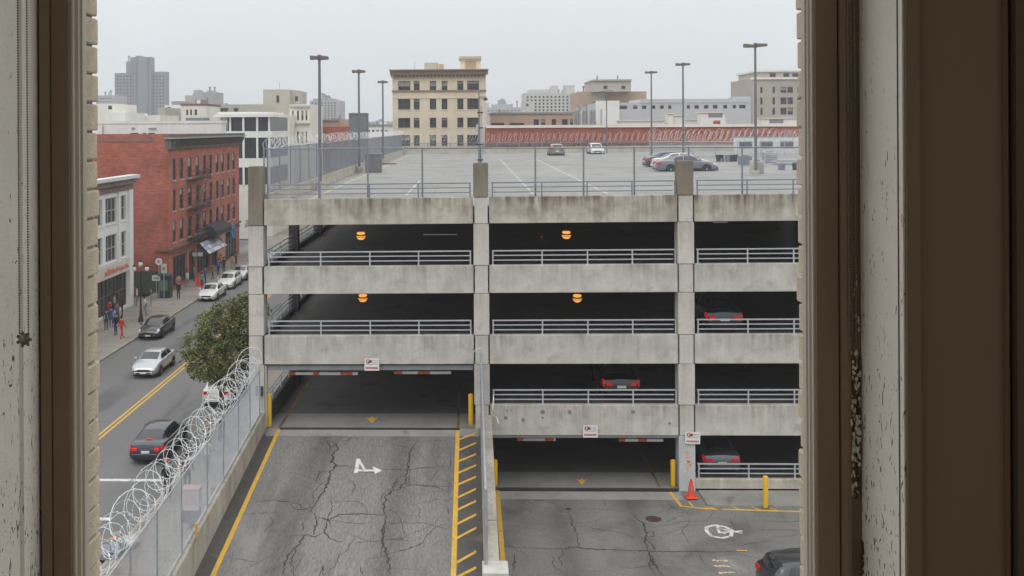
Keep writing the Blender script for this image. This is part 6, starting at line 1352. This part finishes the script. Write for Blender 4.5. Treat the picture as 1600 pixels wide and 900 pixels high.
# bead chains of the blinds
bdm = mat('bead_steel', (.22, .2, .17), .4, metal=.6, var=.1)
def beads(name, label, strands, Y, bottom, weight):
    o = thing(name, label, 'chain', tuple(P(strands[0], bottom, Y)), 'bead chains of the window blinds'); prot = None
    for px in strands:
        mb = MB(); z = P(px, bottom, Y).z; x = P(px, bottom, Y).x; xt = P(px, bottom, Y).x
        while z < z1: mb.lathe([(.0004, -.0023), (.0019, -.0012), (.0022, 0), (.0019, .0012), (.0004, .0023)], (x, Y, z), 6); z += .0055
        build('bead_strand', mb, bdm, o, kind='stuff'); build('cord', MB().tube([(x, Y, P(px, bottom, Y).z), (x, Y, z1)], .0006, 4), bdm, o)
    if weight:
        c = P(weight[0], weight[1], Y); w_ = build('weight', MB().lathe([(.004, -.008), (.010, -.005), (.0125, 0), (.010, .005), (.004, .008)], c, 10, 'y'), bdm, o)
        for k in range(7): t = k * 2 * PI / 7; build('bead', MB().lathe([(.001, -.004), (.004, 0), (.001, .004)], (c.x + .0135 * math.cos(t), c.y - .002, c.z + .0135 * math.sin(t)), 6, 'y'), mat('bead_brass', (.25, .2, .13), .35, metal=.7), w_)
        build('link', MB().tube([P(strands[0], bottom, Y), P(weight[0] - 4, weight[1] - 8, Y), P(weight[0] + 4, weight[1] - 8, Y), P(strands[1], bottom, Y)], .0016, 5), bdm, o)
    return o
beads('bead_chain', 'bead chain loop with a round weight hanging at the left reveal', (30.5, 44.5), 2.03, 520, (38, 530))
beads('bead_chain', 'doubled bead chain hanging close against the right sash', (1327.5, 1331.5, 1337.5), YF - .022, 528, None)
# the room: inner walls, floor, ceiling
rw, rd = M['room_wall'], M['room_dark']
wall = build('room_wall', B(-2, wx(-10, YI), YI, 2.42, CZ - 1.7, CZ + 2.3), rw, kind='structure')
wr = build('room_wall', B(wx(1438, YI), 2.0, YI + .004, 2.42, CZ - 1.7, CZ + 2.3), rw, kind='structure')
build('casing_board', B(wx(1414.3, YI), wx(1436, YI), YI - .012, YI + .05, CZ - 1.7, z1), rw, wr, bevel=.003)
build('panel_bead', MB().extr([(wx(1570, YI), YI + .003), (wx(1573, YI), YI - .008), (wx(1577, YI), YI - .002), (wx(1580, YI), YI + .003)], 'z', CZ - 1.7, CZ + 1.6), rw, wr)
build('side_board', B(wx(1580.5, YI), 1.999, YI - .02, YI + .003, CZ - 1.7, CZ + 2.3), mat('darker_board', (.10, .07, .042), .8, var=.05), wr)
build('room_wall', B(wx(-10, YI) + .001, wx(1438, YI) - .001, YI, 2.42, CZ - 1.7, z0 - .061), rw, kind='structure'); build('room_wall', B(wx(-10, YI) + .001, wx(1438, YI) - .001, YI, 2.42, z1 + .081, CZ + 2.3), rw, kind='structure')
plw = mat('room_plaster', (.70, .62, .50), .85, var=.04, vs=2)
for x0, x1 in ((-2.1, -2.0), (2.0, 2.1)):      # room side walls; unseen openings added to throw fill light on the frame
    mb = MB(); mb.box(x0, x1, -2.6, -2.2, CZ - 1.7, CZ + 2.3); mb.box(x0, x1, 1.2, 2.42, CZ - 1.7, CZ + 2.3); mb.box(x0, x1, -2.2, 1.2, CZ - 1.7, CZ - .8); mb.box(x0, x1, -2.2, 1.2, CZ + 1.5, CZ + 2.3)
    w2 = build('room_wall', mb, plw, kind='structure')
    for y in (-1.1, .05): build('mullion_or_added_bar', B(x0, x1, y, y + .06, CZ - .8, CZ + 1.5), plw, w2)  # bars across the added fill-light openings
build('room_wall', B(-2.1, 2.1, -2.7, -2.6, CZ - 1.7, CZ + 2.3), plw, kind='structure')
build('room_floor', B(-2.1, 2.1, -2.7, 2.42, CZ - 1.8, CZ - 1.701), rd, kind='structure'); build('room_ceiling', B(-2.1, 2.1, -2.7, 2.42, CZ + 2.301, CZ + 2.4), plw, kind='structure')

# ================================================================== HAZE
hz = build('haze', B(-480, 480, -12, 1300, -1.2, 72), mat('haze_tmp', (1, 1, 1)), kind='stuff')
hm = bpy.data.materials.new('haze_air'); hm.use_nodes = True; N = hm.node_tree.nodes; N.clear(); out = N.new('ShaderNodeOutputMaterial'); pv = N.new('ShaderNodeVolumePrincipled')
pv.inputs['Color'].default_value = (.93, .95, .98, 1); pv.inputs['Density'].default_value = .00042; pv.inputs['Anisotropy'].default_value = .2
hm.node_tree.links.new(pv.outputs[0], out.inputs['Volume']); hz.data.materials.clear(); hz.data.materials.append(hm)
